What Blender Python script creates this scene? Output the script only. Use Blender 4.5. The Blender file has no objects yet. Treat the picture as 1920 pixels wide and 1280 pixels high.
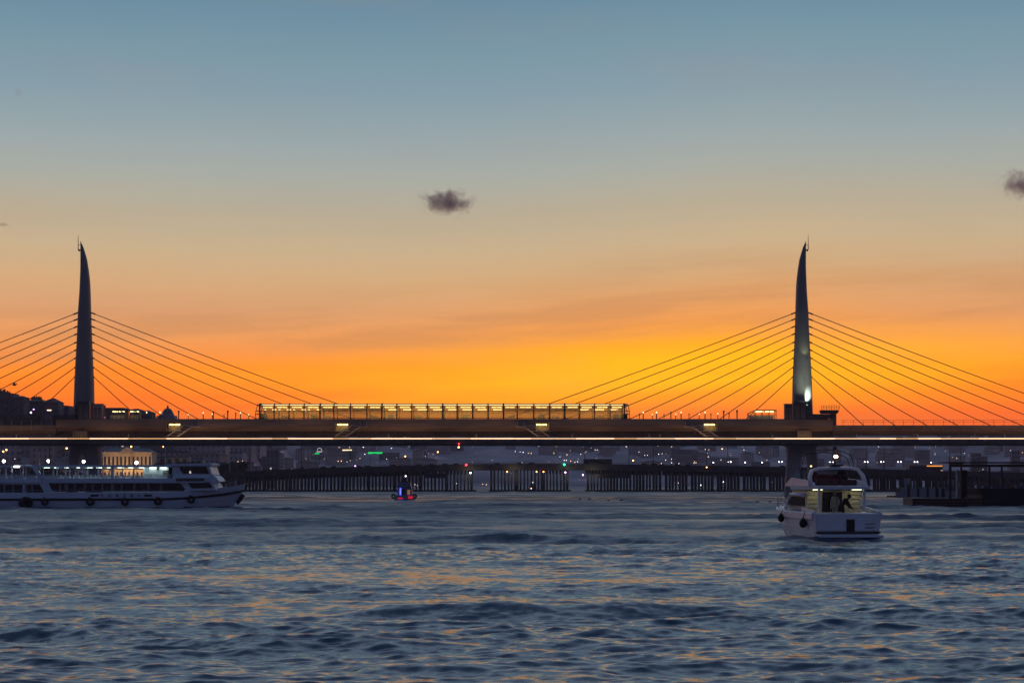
import bpy, math, random
import numpy as np
from mathutils import Vector, Matrix
random.seed(7)
rng = np.random.default_rng(11)
S = bpy.context.scene
COL = S.collection
PI = math.pi
F = 3780.0; CX = 960.0; HY = 905.0; CAMZ = 3.4
def X(px, d): return (px - CX) * d / F
def Z(py, d): return CAMZ - (py - HY) * d / F
def lin(c):
    return tuple(((v/255)/12.92 if v/255 <= .04045 else ((v/255+.055)/1.055)**2.4) for v in c)

# ------------------------------------------------------------------ materials
def new_mat(name):
    m = bpy.data.materials.new(name); m.use_nodes = True
    nt = m.node_tree; nt.nodes.clear()
    o = nt.nodes.new('ShaderNodeOutputMaterial')
    return m, nt, o
def mat(name, c, rough=.6, metal=0., var=.25, scale=1.5, c2=None, spec=.4, bump=0., stretch=(1,1,1)):
    m, nt, o = new_mat(name)
    b = nt.nodes.new('ShaderNodeBsdfPrincipled')
    b.inputs['Roughness'].default_value = rough; b.inputs['Metallic'].default_value = metal
    b.inputs['Specular IOR Level'].default_value = spec
    tc = nt.nodes.new('ShaderNodeTexCoord'); mp = nt.nodes.new('ShaderNodeMapping')
    mp.inputs['Scale'].default_value = stretch
    n = nt.nodes.new('ShaderNodeTexNoise'); n.inputs['Scale'].default_value = scale; n.inputs['Detail'].default_value = 5
    nt.links.new(tc.outputs['Object'], mp.inputs[0]); nt.links.new(mp.outputs[0], n.inputs['Vector'])
    r = nt.nodes.new('ShaderNodeValToRGB')
    lo = tuple(v*(1-var) for v in c); hi = c2 if c2 else tuple(min(1, v*(1+var)) for v in c)
    r.color_ramp.elements[0].position = .32; r.color_ramp.elements[1].position = .68
    r.color_ramp.elements[0].color = (*lo, 1); r.color_ramp.elements[1].color = (*hi, 1)
    nt.links.new(n.outputs['Fac'], r.inputs[0]); nt.links.new(r.outputs[0], b.inputs['Base Color'])
    if bump:
        bp = nt.nodes.new('ShaderNodeBump'); bp.inputs['Strength'].default_value = bump
        nt.links.new(n.outputs['Fac'], bp.inputs['Height']); nt.links.new(bp.outputs[0], b.inputs['Normal'])
    nt.links.new(b.outputs[0], o.inputs[0])
    return m
def emit(name, c, s, sample=True):
    m, nt, o = new_mat(name)
    e = nt.nodes.new('ShaderNodeEmission'); e.inputs[0].default_value = (*c, 1); e.inputs[1].default_value = s
    nt.links.new(e.outputs[0], o.inputs[0])
    if not sample: m.cycles.emission_sampling = 'NONE'
    return m
def glass(name, tint, diff=.1, dcol=(.8,.8,.75), gloss=.08):
    m, nt, o = new_mat(name)
    t = nt.nodes.new('ShaderNodeBsdfTransparent'); t.inputs[0].default_value = (*tint, 1)
    d = nt.nodes.new('ShaderNodeBsdfTranslucent'); d.inputs[0].default_value = (*dcol, 1)
    d2 = nt.nodes.new('ShaderNodeBsdfDiffuse'); d2.inputs[0].default_value = (*dcol, 1)
    g = nt.nodes.new('ShaderNodeBsdfGlossy'); g.inputs['Roughness'].default_value = .08
    a0 = nt.nodes.new('ShaderNodeMixShader'); a0.inputs[0].default_value = .5
    a1 = nt.nodes.new('ShaderNodeMixShader'); a1.inputs[0].default_value = diff
    a2 = nt.nodes.new('ShaderNodeMixShader'); a2.inputs[0].default_value = gloss
    nt.links.new(d.outputs[0], a0.inputs[1]); nt.links.new(d2.outputs[0], a0.inputs[2])
    nt.links.new(t.outputs[0], a1.inputs[1]); nt.links.new(a0.outputs[0], a1.inputs[2])
    nt.links.new(a1.outputs[0], a2.inputs[1]); nt.links.new(g.outputs[0], a2.inputs[2])
    nt.links.new(a2.outputs[0], o.inputs[0])
    return m
def town_mat(c):
    m = mat('town_wall', c, .9, var=.18, scale=.12); nt = m.node_tree
    b = next(n for n in nt.nodes if n.type == 'BSDF_PRINCIPLED'); src = b.inputs['Base Color'].links[0].from_socket
    tc = nt.nodes.new('ShaderNodeTexCoord'); sp = nt.nodes.new('ShaderNodeSeparateXYZ'); nt.links.new(tc.outputs['Object'], sp.inputs[0])
    def mth(op, x, y):
        n = nt.nodes.new('ShaderNodeMath'); n.operation = op
        for i, q in enumerate((x, y)):
            if isinstance(q, (int, float)): n.inputs[i].default_value = q
            else: nt.links.new(q, n.inputs[i])
        return n.outputs[0]
    fx_ = mth('LESS_THAN', mth('ABSOLUTE', mth('SUBTRACT', mth('FRACT', mth('MULTIPLY', sp.outputs[0], 1/2.7), 0), .5), 0), .19)
    fz_ = mth('LESS_THAN', mth('ABSOLUTE', mth('SUBTRACT', mth('FRACT', mth('MULTIPLY', sp.outputs[2], 1/3.1), 0), .5), 0), .24)
    f = mth('MULTIPLY', mth('MULTIPLY', fx_, fz_), .6)
    mx = nt.nodes.new('ShaderNodeMix'); mx.data_type = 'RGBA'; nt.links.new(f, mx.inputs[0]); nt.links.new(src, mx.inputs[6]); mx.inputs[7].default_value = (.05,.05,.055,1)
    nt.links.new(mx.outputs[2], b.inputs['Base Color']); return m
M = {}
M['concrete'] = mat('concrete', (.30,.29,.28), .75, var=.2, scale=.35)
M['pier'] = mat('pier_concrete', (.34,.32,.31), .8, var=.25, scale=.3)
M['pylon'] = mat('pylon_steel', (.20,.19,.185), .5, var=.14, scale=.25, stretch=(1,1,.25))
M['pylon_inset'] = mat('pylon_inset', (.10,.098,.10), .6, var=.15, scale=.4)
M['fascia'] = mat('fascia_panel', (.28,.185,.125), .55, var=.25, scale=.5, stretch=(.25,1,2))
M['girder'] = mat('girder_steel', (.16,.12,.10), .6, var=.25, scale=.4, stretch=(.3,1,1))
M['dark_steel'] = mat('dark_steel', (.05,.05,.055), .5, var=.3, scale=2)
M['cable'] = mat('cable_sheath', (.10,.05,.045), .5, var=.2, scale=1)
M['walk'] = mat('walkway_edge', (.10,.085,.08), .6, var=.3, scale=.6)
M['roof'] = mat('station_roof', (.16,.14,.15), .5, var=.2, scale=1)
M['cream'] = mat('cream_wall', (.62,.52,.34), .7, var=.12, scale=1)
M['white_paint'] = mat('white_gelcoat', (.76,.76,.77), .32, var=.08, scale=.8, spec=.5)
M['ferry_white'] = mat('ferry_white_paint', (.64,.69,.76), .4, var=.12, scale=.5, stretch=(.3,1,1.5))
M['ferry_blue'] = mat('lettering_navy', (.015,.03,.09), .5, var=.2)
M['black'] = mat('black_rubber', (.014,.014,.016), .7, var=.4, scale=4)
M['black_glass'] = mat('dark_glass', (.010,.011,.014), .12, var=.3, scale=1, spec=.5)
M['yacht_glass'] = mat('tinted_glass', (.02,.02,.024), .8, var=.3, scale=1, spec=.25)
M['brown'] = mat('brown_timber', (.13,.075,.06), .7, var=.35, scale=2, stretch=(.3,1,3))
M['red_steel'] = mat('oxide_red_steel', (.055,.018,.018), .6, var=.3, scale=2)
M['grey_panel'] = mat('grey_panel', (.25,.24,.26), .6, var=.2, scale=2)
M['navy'] = mat('navy_paint', (.06,.08,.14), .45, var=.2, scale=2)
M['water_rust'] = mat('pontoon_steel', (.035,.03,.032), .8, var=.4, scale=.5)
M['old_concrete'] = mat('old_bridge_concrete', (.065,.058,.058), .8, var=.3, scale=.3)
M['hill'] = mat('hillside', (.48,.34,.33), .95, var=.45, scale=.012)
M['quay'] = mat('quay_stone', (.14,.13,.12), .85, var=.3, scale=.2)
M['leaf'] = mat('leaf', (.035,.045,.02), .8, var=.5, scale=.8)
M['bark'] = mat('bark', (.05,.035,.025), .9, var=.3, scale=3)
M['skin'] = mat('skin', (.42,.26,.19), .55, var=.08, scale=10)
M['hair'] = mat('hair', (.02,.014,.01), .6, var=.3, scale=10)
M['cloth_black'] = mat('black_cloth', (.018,.017,.02), .85, var=.3, scale=8)
M['cloth_red'] = mat('maroon_cloth', (.14,.03,.03), .85, var=.3, scale=8)
M['cloth_grey'] = mat('grey_cloth', (.22,.22,.24), .85, var=.2, scale=8)
M['seat'] = mat('maroon_vinyl', (.09,.03,.025), .5, var=.3, scale=3)
M['stone_warm'] = mat('warm_stone', (.50,.42,.30), .85, var=.18, scale=.3)
M['stone_grey'] = mat('grey_stone', (.30,.28,.27), .85, var=.25, scale=.25)
M['lead'] = mat('lead_roof', (.10,.11,.13), .6, var=.2, scale=.5)
M['tile'] = mat('roof_tile', (.16,.07,.05), .85, var=.3, scale=.5)
M['window_dark'] = mat('unlit_window', (.035,.03,.03), .3, var=.3, scale=1)
for i, c in enumerate([(.52,.39,.36),(.44,.33,.31),(.52,.40,.36),(.23,.18,.18),(.48,.33,.29)]):
    M['town%d' % i] = town_mat(c)
M['window_far'] = mat('far_window', (.13,.12,.125), .3, var=.2, scale=1)
M['skyline'] = mat('skyline_wall', (.09,.085,.10), .9, var=.2, scale=.2)
M['car_red'] = mat('car_red_paint', (.12,.02,.02), .3, var=.1)
M['car_grey'] = mat('car_grey_paint', (.16,.16,.17), .3, var=.1)
M['car_white'] = mat('car_white_paint', (.5,.5,.5), .3, var=.05)
M['bus_body'] = mat('bus_dark_paint', (.05,.06,.07), .35, var=.1)
M['wet_glass'] = glass('clear_pane', (.93,.95,.95), .04, (.7,.75,.75), .06)
M['station_glass'] = glass('station_pane', (.93,.88,.76), .24, (.92,.72,.38), .03)
E = {}
E['strip_pink'] = emit('strip_rose', (1,.61,.34), 2.3)
E['strip_pale'] = emit('strip_pale', (1,.62,.32), 1.3)
E['strip_gold'] = emit('strip_gold', (1,.55,.20), 1.05)
E['tube'] = emit('station_tube', (1,.80,.33), 3.0)
E['niche'] = emit('niche_tube', (1,.66,.22), 5.0)
E['ferry_tube'] = emit('ferry_tube', (.80,1.0,.84), 5.5)
E['cockpit'] = emit('cockpit_lamp', (.95,1.0,.66), 5)
E['white'] = emit('white_lamp', (1,.93,.96), 9, False)
E['flood'] = emit('flood_lamp', (1,.86,.84), 26, False)
E['orange'] = emit('sodium_lamp', (1,.42,.12), 9, False)
E['warm'] = emit('warm_lamp', (1,.70,.38), 2.2, False)
E['mast'] = emit('mast_lamp', (1,.55,.22), 16)
E['red'] = emit('red_lamp', (1,.03,.05), 6, False)
E['green'] = emit('green_lamp', (.02,.9,.42), 6, False)
E['greensign'] = emit('green_sign', (.01,.5,.12), 1.6, False)
E['blue'] = emit('blue_strip', (.06,.07,1.0), 4)
E['tail'] = emit('tail_lamp', (1,.04,.05), 1.6, False)
E['head'] = emit('head_lamp', (1,.72,.5), 3.0, False)
E['amber'] = emit('amber_panel', (1,.34,.05), 1.2, False)
E['win'] = emit('lit_window', (1,.62,.3), .8, False)
E['win2'] = emit('lit_window_pale', (.9,.85,.8), .6, False)
E['dimwin'] = emit('dim_window', (1,.5,.25), .22, False)
E['far_white'] = emit('far_lamp_white', (1,.90,.92), 3.6, False)
E['far_warm'] = emit('far_lamp_warm', (1,.55,.25), 3.2, False)
E['magenta'] = emit('violet_lamp', (.8,.5,1), 7, False)

# ------------------------------------------------------------------ mesh builder
class MB:
    def __init__(s): s.v = []; s.f = []; s.mi = []; s.cur = 0; s.smooth = []; s.sm = False
    def add(s, vs, fs):
        b = len(s.v); s.v += [tuple(p) for p in vs]
        for f in fs:
            s.f.append(tuple(b+i for i in f)); s.mi.append(s.cur); s.smooth.append(s.sm)
        return s
    def box(s, x0, x1, y0, y1, z0, z1):
        vs = [(x0,y0,z0),(x1,y0,z0),(x1,y1,z0),(x0,y1,z0),(x0,y0,z1),(x1,y0,z1),(x1,y1,z1),(x0,y1,z1)]
        return s.add(vs, [(0,3,2,1),(4,5,6,7),(0,1,5,4),(1,2,6,5),(2,3,7,6),(3,0,4,7)])
    def prism(s, poly, y0, y1):          # poly in XZ, extruded along y
        n = len(poly)
        a = sum(poly[i][0]*poly[(i+1)%n][1]-poly[(i+1)%n][0]*poly[i][1] for i in range(n))
        if a < 0: poly = poly[::-1]
        vs = [(x,y0,z) for x,z in poly] + [(x,y1,z) for x,z in poly]
        return s.add(vs, [tuple(range(n)), tuple(range(2*n-1,n-1,-1))] + [(i,i+n,(i+1)%n+n,(i+1)%n) for i in range(n)])
    def prismx(s, poly, x0, x1):         # poly in YZ, extruded along x
        n = len(poly)
        vs = [(x0,y,z) for y,z in poly] + [(x1,y,z) for y,z in poly]
        return s.add(vs, [tuple(range(n-1,-1,-1)), tuple(range(n,2*n))] + [(i,(i+1)%n,(i+1)%n+n,i+n) for i in range(n)])
    def tube(s, pts, r, n=8, r1=None):
        pts = [Vector(p) for p in pts]; m = len(pts); rings = []
        for i, p in enumerate(pts):
            t = (pts[min(i+1,m-1)] - pts[max(i-1,0)]).normalized()
            u = t.cross(Vector((0,0,1)) if abs(t.z) < .95 else Vector((1,0,0))).normalized(); w = t.cross(u)
            rr = r if r1 is None else r + (r1-r)*i/(m-1)
            rings.append([p + rr*(math.cos(2*PI*k/n)*u + math.sin(2*PI*k/n)*w) for k in range(n)])
        vs = [q for R in rings for q in R]
        fs = [(i*n+k, i*n+(k+1)%n, (i+1)*n+(k+1)%n, (i+1)*n+k) for i in range(m-1) for k in range(n)]
        fs += [tuple(range(n-1,-1,-1)), tuple((m-1)*n+k for k in range(n))]
        o = s.sm; s.sm = True; s.add(vs, fs); s.sm = o
        return s
    def sphere(s, c, r, n=10, m=6, sc=(1,1,1)):
        vs = [(c[0],c[1],c[2]-r*sc[2])]
        for i in range(1,m):
            a = -PI/2 + PI*i/m
            vs += [(c[0]+r*sc[0]*math.cos(a)*math.cos(2*PI*k/n), c[1]+r*sc[1]*math.cos(a)*math.sin(2*PI*k/n), c[2]+r*sc[2]*math.sin(a)) for k in range(n)]
        vs.append((c[0],c[1],c[2]+r*sc[2])); L = len(vs)-1
        fs = [(0,1+(k+1)%n,1+k) for k in range(n)]
        for i in range(m-2):
            b = 1+i*n
            fs += [(b+k,b+(k+1)%n,b+n+(k+1)%n,b+n+k) for k in range(n)]
        b = 1+(m-2)*n
        fs += [(b+k,b+(k+1)%n,L) for k in range(n)]
        o = s.sm; s.sm = True; s.add(vs, fs); s.sm = o
        return s
    def lathe(s, prof, c=(0,0,0), n=16):   # prof (r,z)
        vs = [(c[0]+r*math.cos(2*PI*k/n), c[1]+r*math.sin(2*PI*k/n), c[2]+z) for r,z in prof for k in range(n)]
        m = len(prof)
        fs = [(i*n+k,i*n+(k+1)%n,(i+1)*n+(k+1)%n,(i+1)*n+k) for i in range(m-1) for k in range(n)]
        fs += [tuple(range(n-1,-1,-1)), tuple((m-1)*n+k for k in range(n))]
        o = s.sm; s.sm = True; s.add(vs, fs); s.sm = o
        return s
    def torus(s, c, R, r, n=16, m=8, axis='y'):
        vs = []
        for i in range(n):
            a = 2*PI*i/n
            for k in range(m):
                b = 2*PI*k/m; q = R + r*math.cos(b)
                vs.append((c[0]+q*math.cos(a), c[1]+r*math.sin(b), c[2]+q*math.sin(a)))
        o = s.sm; s.sm = True
        s.add(vs, [(i*m+k, i*m+(k+1)%m, ((i+1)%n)*m+(k+1)%m, ((i+1)%n)*m+k) for i in range(n) for k in range(m)]); s.sm = o
        return s
    def loft(s, secs, cap=True):           # list of rings of equal length (open half sections mirrored by caller)
        n = len(secs[0]); vs = [p for q in secs for p in q]
        fs = [(i*n+k, i*n+(k+1)%n, (i+1)*n+(k+1)%n, (i+1)*n+k) for i in range(len(secs)-1) for k in range(n)]
        if cap: fs += [tuple(range(n-1,-1,-1)), tuple((len(secs)-1)*n+k for k in range(n))]
        return s.add(vs, fs)
    def build(s, name, m, parent=None, loc=None, bevel=0):
        me = bpy.data.meshes.new(name); me.from_pydata(s.v, [], s.f)
        ms = m if isinstance(m, (list, tuple)) else [m]
        for q in ms: me.materials.append(q)
        me.polygons.foreach_set('material_index', s.mi); me.polygons.foreach_set('use_smooth', s.smooth)
        me.update()
        o = bpy.data.objects.new(name, me); COL.objects.link(o)
        if parent: o.parent = parent
        if loc: o.location = loc
        if bevel:
            b = o.modifiers.new('bevel', 'BEVEL'); b.width = bevel; b.segments = 2; b.limit_method = 'ANGLE'
        return o
def tag(o, label=None, cat=None, group=None, kind=None):
    if label: o['label'] = label
    if cat: o['category'] = cat
    if group: o['group'] = group
    if kind: o['kind'] = kind
    return o
def thing(name, label, cat, loc=(0,0,0), rz=0, group=None):
    o = bpy.data.objects.new(name, None); COL.objects.link(o); o.location = loc; o.rotation_euler = (0,0,rz)
    o.empty_display_size = .2
    return tag(o, label, cat, group)
def dup(root, loc, rz=0, label=None, group=None, scale=None):
    def cp(o, par):
        c = o.copy(); COL.objects.link(c); c.parent = par
        for ch in kids[o]: cp(ch, c)
        return c
    kids = {}
    def reg(o):
        kids[o] = list(o.children)
        for ch in kids[o]: reg(ch)
    reg(root)
    r = cp(root, None); r.location = loc; r.rotation_euler = (0,0,rz)
    if label: r['label'] = label
    if group: r['group'] = group
    if scale: r.scale = (scale,)*3
    return r

# ------------------------------------------------------------------ camera, world
cam = bpy.data.cameras.new('camera'); co = bpy.data.objects.new('camera', cam); COL.objects.link(co)
co.location = (0,0,CAMZ); co.rotation_euler = (PI/2,0,0)
cam.sensor_width = 36; cam.lens = 36*F/1920; cam.shift_y = (HY-640)/1920; cam.clip_start = .5; cam.clip_end = 30000
S.camera = co
S.view_settings.view_transform = 'Standard'; S.view_settings.look = 'None'
S.view_settings.exposure = 0; S.view_settings.gamma = 1
S.cycles.sample_clamp_indirect = 6; S.cycles.max_bounces = 8; S.cycles.transparent_max_bounces = 24
S.cycles.use_denoising = True
S.cycles.volume_bounces = 1

w = bpy.data.worlds.new('World'); S.world = w; w.use_nodes = True
nt = w.node_tree; nt.nodes.clear()
N = lambda t: nt.nodes.new(t)
L = nt.links.new
def math_n(op, a, b=None, clamp=False):
    n = N('ShaderNodeMath'); n.operation = op; n.use_clamp = clamp
    for i, q in enumerate((a, b)):
        if q is None: continue
        if isinstance(q, (int, float)): n.inputs[i].default_value = q
        else: L(q, n.inputs[i])
    return n.outputs[0]
def sstep(v, lo, hi):
    n = N('ShaderNodeMapRange'); n.interpolation_type = 'SMOOTHSTEP'; n.clamp = True
    L(v, n.inputs['Value']); n.inputs['From Min'].default_value = lo; n.inputs['From Max'].default_value = hi
    return n.outputs['Result']
def mixc(f, a, b):
    n = N('ShaderNodeMix'); n.data_type = 'RGBA'
    if isinstance(f, (int, float)): n.inputs[0].default_value = f
    else: L(f, n.inputs[0])
    for i, q in ((6, a), (7, b)):
        if isinstance(q, tuple): n.inputs[i].default_value = (*q, 1)
        else: L(q, n.inputs[i])
    return n.outputs[2]
tc = N('ShaderNodeTexCoord'); sp = N('ShaderNodeSeparateXYZ'); L(tc.outputs['Generated'], sp.inputs[0])
dx, dy, dz = sp.outputs
zc = math_n('MAXIMUM', dz, 0.0)
t = math_n('SQRT', zc)
az = math_n('ARCTAN2', dx, dy)
def ramp(stops, boost=False):
    r = N('ShaderNodeValToRGB'); cr = r.color_ramp; cr.interpolation = 'B_SPLINE' if False else 'EASE'
    cr.interpolation = 'LINEAR'
    fac = (1.24 if boost else 1.0)
    while len(cr.elements) < len(stops): cr.elements.new(.5)
    for e, (p, c) in zip(cr.elements, stops): g_ = 1+(fac-1)*max(0, min(1, (.36-p)/.08)); e.position = p; e.color = (*[v*g_ for v in lin(c)], 1)
    L(t, r.inputs[0]); return r.outputs[0]
def tp(py):   # ramp position of a height in the photograph's frame
    a = math.atan2(HY-py, F); return math.sqrt(math.sin(a))
up = [(tp(330),(172,176,167)),(tp(260),(156,170,173)),(tp(180),(137,161,172)),(tp(90),(123,153,168)),(tp(0),(107,142,163)),(.60,(140,160,186)),(.8,(104,130,166)),(1,(72,102,144))]
core = [(0,(214,84,40)),(tp(800),(250,120,30)),(tp(765),(255,152,8)),(tp(735),(255,180,4)),(tp(690),(255,180,6)),(tp(660),(252,165,28)),(tp(625),(238,152,66)),(tp(580),(220,154,94)),(tp(530),(209,166,118)),(tp(470),(202,176,139)),(tp(400),(190,177,152))] + up
side = [(0,(206,74,44)),(tp(800),(248,94,22)),(tp(770),(252,106,20)),(tp(735),(254,124,20)),(tp(690),(253,136,32)),(tp(640),(230,148,80)),(tp(590),(212,152,104)),(tp(530),(210,166,120)),(tp(470),(202,176,139)),(tp(400),(190,177,152))] + up
back = [(0,(62,60,80)),(.15,(78,72,92)),(.3,(96,84,104)),(.45,(78,84,112)),(.6,(56,76,112)),(.8,(42,66,104)),(1,(32,60,98))]
tc_ = math_n('SQRT', math_n('MAXIMUM', math_n('SUBTRACT', dz, math_n('MULTIPLY', math_n('MINIMUM', math_n('MAXIMUM', az, -.12), .12), .055)), 0.0))
B_, K = ramp(side, True), ramp(back)
t = tc_
C = ramp(core, True)
# glow centred right of the middle, stretched sideways
ga = math_n('SUBTRACT', az, .075)
g = math_n('MULTIPLY', ga, ga); g = math_n('MULTIPLY', g, -1/(2*.115**2)); glow = math_n('POWER', 2.71828, g)
# streaky texture in (azimuth, height)
cmb = N('ShaderNodeCombineXYZ'); L(math_n('MULTIPLY', az, 9.0), cmb.inputs[0])
tilt = math_n('SUBTRACT', dz, math_n('MULTIPLY', az, .045))
L(math_n('MULTIPLY', tilt, 95.0), cmb.inputs[1])
nz = N('ShaderNodeTexNoise'); nz.inputs['Scale'].default_value = 1.0; nz.inputs['Detail'].default_value = 5; nz.inputs['Roughness'].default_value = .55
L(cmb.outputs[0], nz.inputs['Vector'])
nf = nz.outputs['Fac']
glow2 = math_n('ADD', glow, math_n('MULTIPLY', math_n('SUBTRACT', nf, .5), .9), True)
front = mixc(glow2, B_, C)
# dull brown stratus veil above the glow, tilted up to the right
vl = math_n('SUBTRACT', dz, math_n('MULTIPLY', az, .05))
veil = math_n('MULTIPLY', sstep(vl, .064, .073), math_n('SUBTRACT', 1.0, sstep(vl, .082, .105)))
veil = math_n('MULTIPLY', veil, sstep(nf, .36, .62)); 
front = mixc(math_n('MULTIPLY', veil, .42), front, lin((203,142,96)))
vl2 = math_n('MULTIPLY', sstep(dz, .100, .106), math_n('SUBTRACT', 1.0, sstep(dz, .109, .118)))
vl2 = math_n('MULTIPLY', vl2, math_n('MULTIPLY', sstep(az, .02, .08), math_n('SUBTRACT', 1.0, sstep(az, .11, .20))))
front = mixc(math_n('MULTIPLY', vl2, math_n('MULTIPLY', sstep(nf, .35, .6), .28)), front, lin((190,146,112)))
# fine unevenness all over
cm2 = N('ShaderNodeCombineXYZ'); L(math_n('MULTIPLY', az, 5.0), cm2.inputs[0]); L(math_n('MULTIPLY', dz, 22.0), cm2.inputs[1])
n2 = N('ShaderNodeTexNoise'); n2.inputs['Scale'].default_value = 1.3; n2.inputs['Detail'].default_value = 4; L(cm2.outputs[0], n2.inputs['Vector'])
front = mixc(math_n('MULTIPLY', sstep(n2.outputs['Fac'], .45, .8), .12), front, lin((176,138,120)))
# round to the side and behind the camera the dusk sky is dim
bk = sstep(dy, .80, -.25)
sky = mixc(bk, front, K)
bg = N('ShaderNodeBackground'); bg.inputs[1].default_value = 1.0; L(sky, bg.inputs[0])
out = N('ShaderNodeOutputWorld'); L(bg.outputs[0], out.inputs[0])
w.cycles.sampling_method = 'MANUAL'; w.cycles.sample_map_resolution = 1024

# ------------------------------------------------------------------ water
def build_water():
    pys = np.concatenate([np.arange(1560, 1330, -1.05), np.arange(1330, 1110, -.6), np.arange(1110, 935, -.42), np.arange(935, 908.2, -.3)])
    ds = CAMZ*F/(pys-HY); ds = np.concatenate([ds, [4600, 6500, 9000]])
    pxs = np.arange(-620, 2541, 2.6)
    D, PX = np.meshgrid(ds, pxs, indexing='ij'); XX = (PX-CX)*D/F; YY = D.copy()
    nr, nc = D.shape
    dr = np.gradient(ds)[:, None]; dc = 2.6*D/F
    Hh = np.zeros_like(XX); OX = np.zeros_like(XX); OY = np.zeros_like(XX)
    amp_mod = 1 + .20*np.sin(XX*.043+YY*.021+1)*np.sin(YY*.037-XX*.017+2) + .15*np.sin(XX*.11-YY*.06)*np.sin(YY*.05+.4)
    # streaks of calmer water out by the bridge
    far = np.clip((YY-285)/70, 0, 1)*np.clip((640-YY)/150, 0, 1)
    amp_mod *= 1 - .42*far*(.75+.25*np.sin(YY*.045+XX*.012)*np.sin(XX*.021+1))
    band = np.exp(-((YY-218-XX*.10-4*np.sin(XX*.07))/14)**2)
    amp_mod *= 1 - .35*band
    for _ in range(22):
        kx_, ky_ = rng.uniform(-.10,.10), rng.uniform(.06,.42)
        amp_mod += .085*np.sin(kx_*XX+ky_*YY+rng.uniform(0,6.3)+.8*np.sin(XX*.05+rng.uniform(0,6)))*np.clip(YY/120,.2,1)
    amp_mod = np.clip(amp_mod, .16, 1.9)
    comps = []
    for i in range(150):
        lam = math.exp(rng.uniform(math.log(.30), math.log(3.6)))
        th = PI/2 + rng.normal(0, .55) + (PI if rng.random() < .2 else 0)
        comps.append((lam, th, .0182*(1.35 if lam < .9 else .95), rng.uniform(0, 2*PI)))
    for i in range(44):
        lam = math.exp(rng.uniform(math.log(3.2), math.log(12)))
        comps.append((lam, PI/2 + rng.normal(0, .42), .0125, rng.uniform(0, 2*PI)))
    for lam, th, s in ((8.5, 1.60, .017), (6.9, 1.42, .022), (6.1, 1.74, .020), (10.5, 1.52, .014), (5.2,1.5,.018)):
        comps.append((lam, th, s, rng.uniform(0, 2*PI)))
    VAR = np.zeros_like(XX)
    for lam, th, s, ph in comps:
        k = 2*PI/lam; kx, ky = k*math.cos(th), k*math.sin(th)
        res = np.maximum(dr*abs(math.sin(th))+dc*abs(math.cos(th)), 1e-3)
        att = np.clip((lam/res-.35)/.7, 0, 1)
        VAR += .5*(s*amp_mod)**2*(1-att*att)
        a = s/k*att*amp_mod*(1 + (.7*np.clip((YY-85)/110, 0, 1) if 2.2 < lam < 13 else 0))
        p = kx*XX + ky*YY + ph
        Hh += a*np.cos(p); q = .85
        OX -= q*a*math.cos(th)*np.sin(p); OY -= q*a*math.sin(th)*np.sin(p)
    # wake swells rolling in across the foreground
    def swell(x0, y0, length, width, h, slope, curve=0.):
        nonlocal Hh
        u = XX-x0; v = YY-y0-slope*u-curve*u*u + .25*np.sin(u*.9+x0)
        e = np.exp(-(u/length)**4)*h*np.exp(-(v/width)**2)
        Hh += e - .45*h*np.exp(-(u/length)**4)*np.exp(-((v+1.9*width)/(1.2*width))**2)
    swell(1.0, 53.0, 5.4, .85, .27, .02)
    swell(-3.3, 44.5, 2.2, .6, .16, -.03)
    swell(1.0, 46.0, 3.0, .55, .09, .05)
    swell(-10, 58, 3.4, .8, .16, .06); swell(-8.6, 77, 3.5, .8, .10, -.05); swell(13, 61, 4, .8, .09, -.04)
    swell(3, 176, 13, 2.4, .10, .06); swell(-14, 160, 16, 2.2, .08, -.05); swell(26, 192, 9, 2.4, .08, -.06)
    swell(13.5, 100, 3.5, .8, .1, .15)
    # the yacht's wake
    r = np.hypot(XX-20.1, (YY-114)*.6); 
    Hh += .05*np.exp(-(r/3.2)**2)*np.sin(XX*3.1)*np.sin(YY*1.9)
    for sgn in (-1, 1):
        v = (XX-20-sgn*2.2) - sgn*(119-YY)*.33
        Hh += .16*np.exp(-(v/.7)**2)*np.clip((122-YY)/6, 0, 1)*np.clip((YY-70)/30, 0, 1)
    V = np.stack([XX+OX, YY+OY, Hh], -1).reshape(-1, 3).astype(np.float32)
    idx = np.arange(nr*nc).reshape(nr, nc)
    q = np.stack([idx[:-1,:-1], idx[:-1,1:], idx[1:,1:], idx[1:,:-1]], -1).reshape(-1, 4)
    me = bpy.data.meshes.new('water'); nv, nq = len(V), len(q)
    me.vertices.add(nv); me.vertices.foreach_set('co', V.ravel())
    me.loops.add(nq*4); me.loops.foreach_set('vertex_index', q.ravel().astype(np.int32))
    me.polygons.add(nq); me.polygons.foreach_set('loop_start', np.arange(0, nq*4, 4, dtype=np.int32))
    me.polygons.foreach_set('use_smooth', np.ones(nq, dtype=bool))
    me.update(calc_edges=True)
    at = me.attributes.new('chop', 'FLOAT', 'POINT'); at.data.foreach_set('value', np.sqrt(np.sqrt(2*VAR+.020**2)).ravel().astype(np.float32))
    m, nt, o = new_mat('sea_water')
    b = nt.nodes.new('ShaderNodeBsdfPrincipled'); b.inputs['Base Color'].default_value = (.018,.046,.080,1); b.inputs['IOR'].default_value = 1.45
    aa = nt.nodes.new('ShaderNodeAttribute'); aa.attribute_name = 'chop'; nt.links.new(aa.outputs['Fac'], b.inputs['Roughness'])
    ge = nt.nodes.new('ShaderNodeNewGeometry'); nrm = ge.outputs['Normal']
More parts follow.
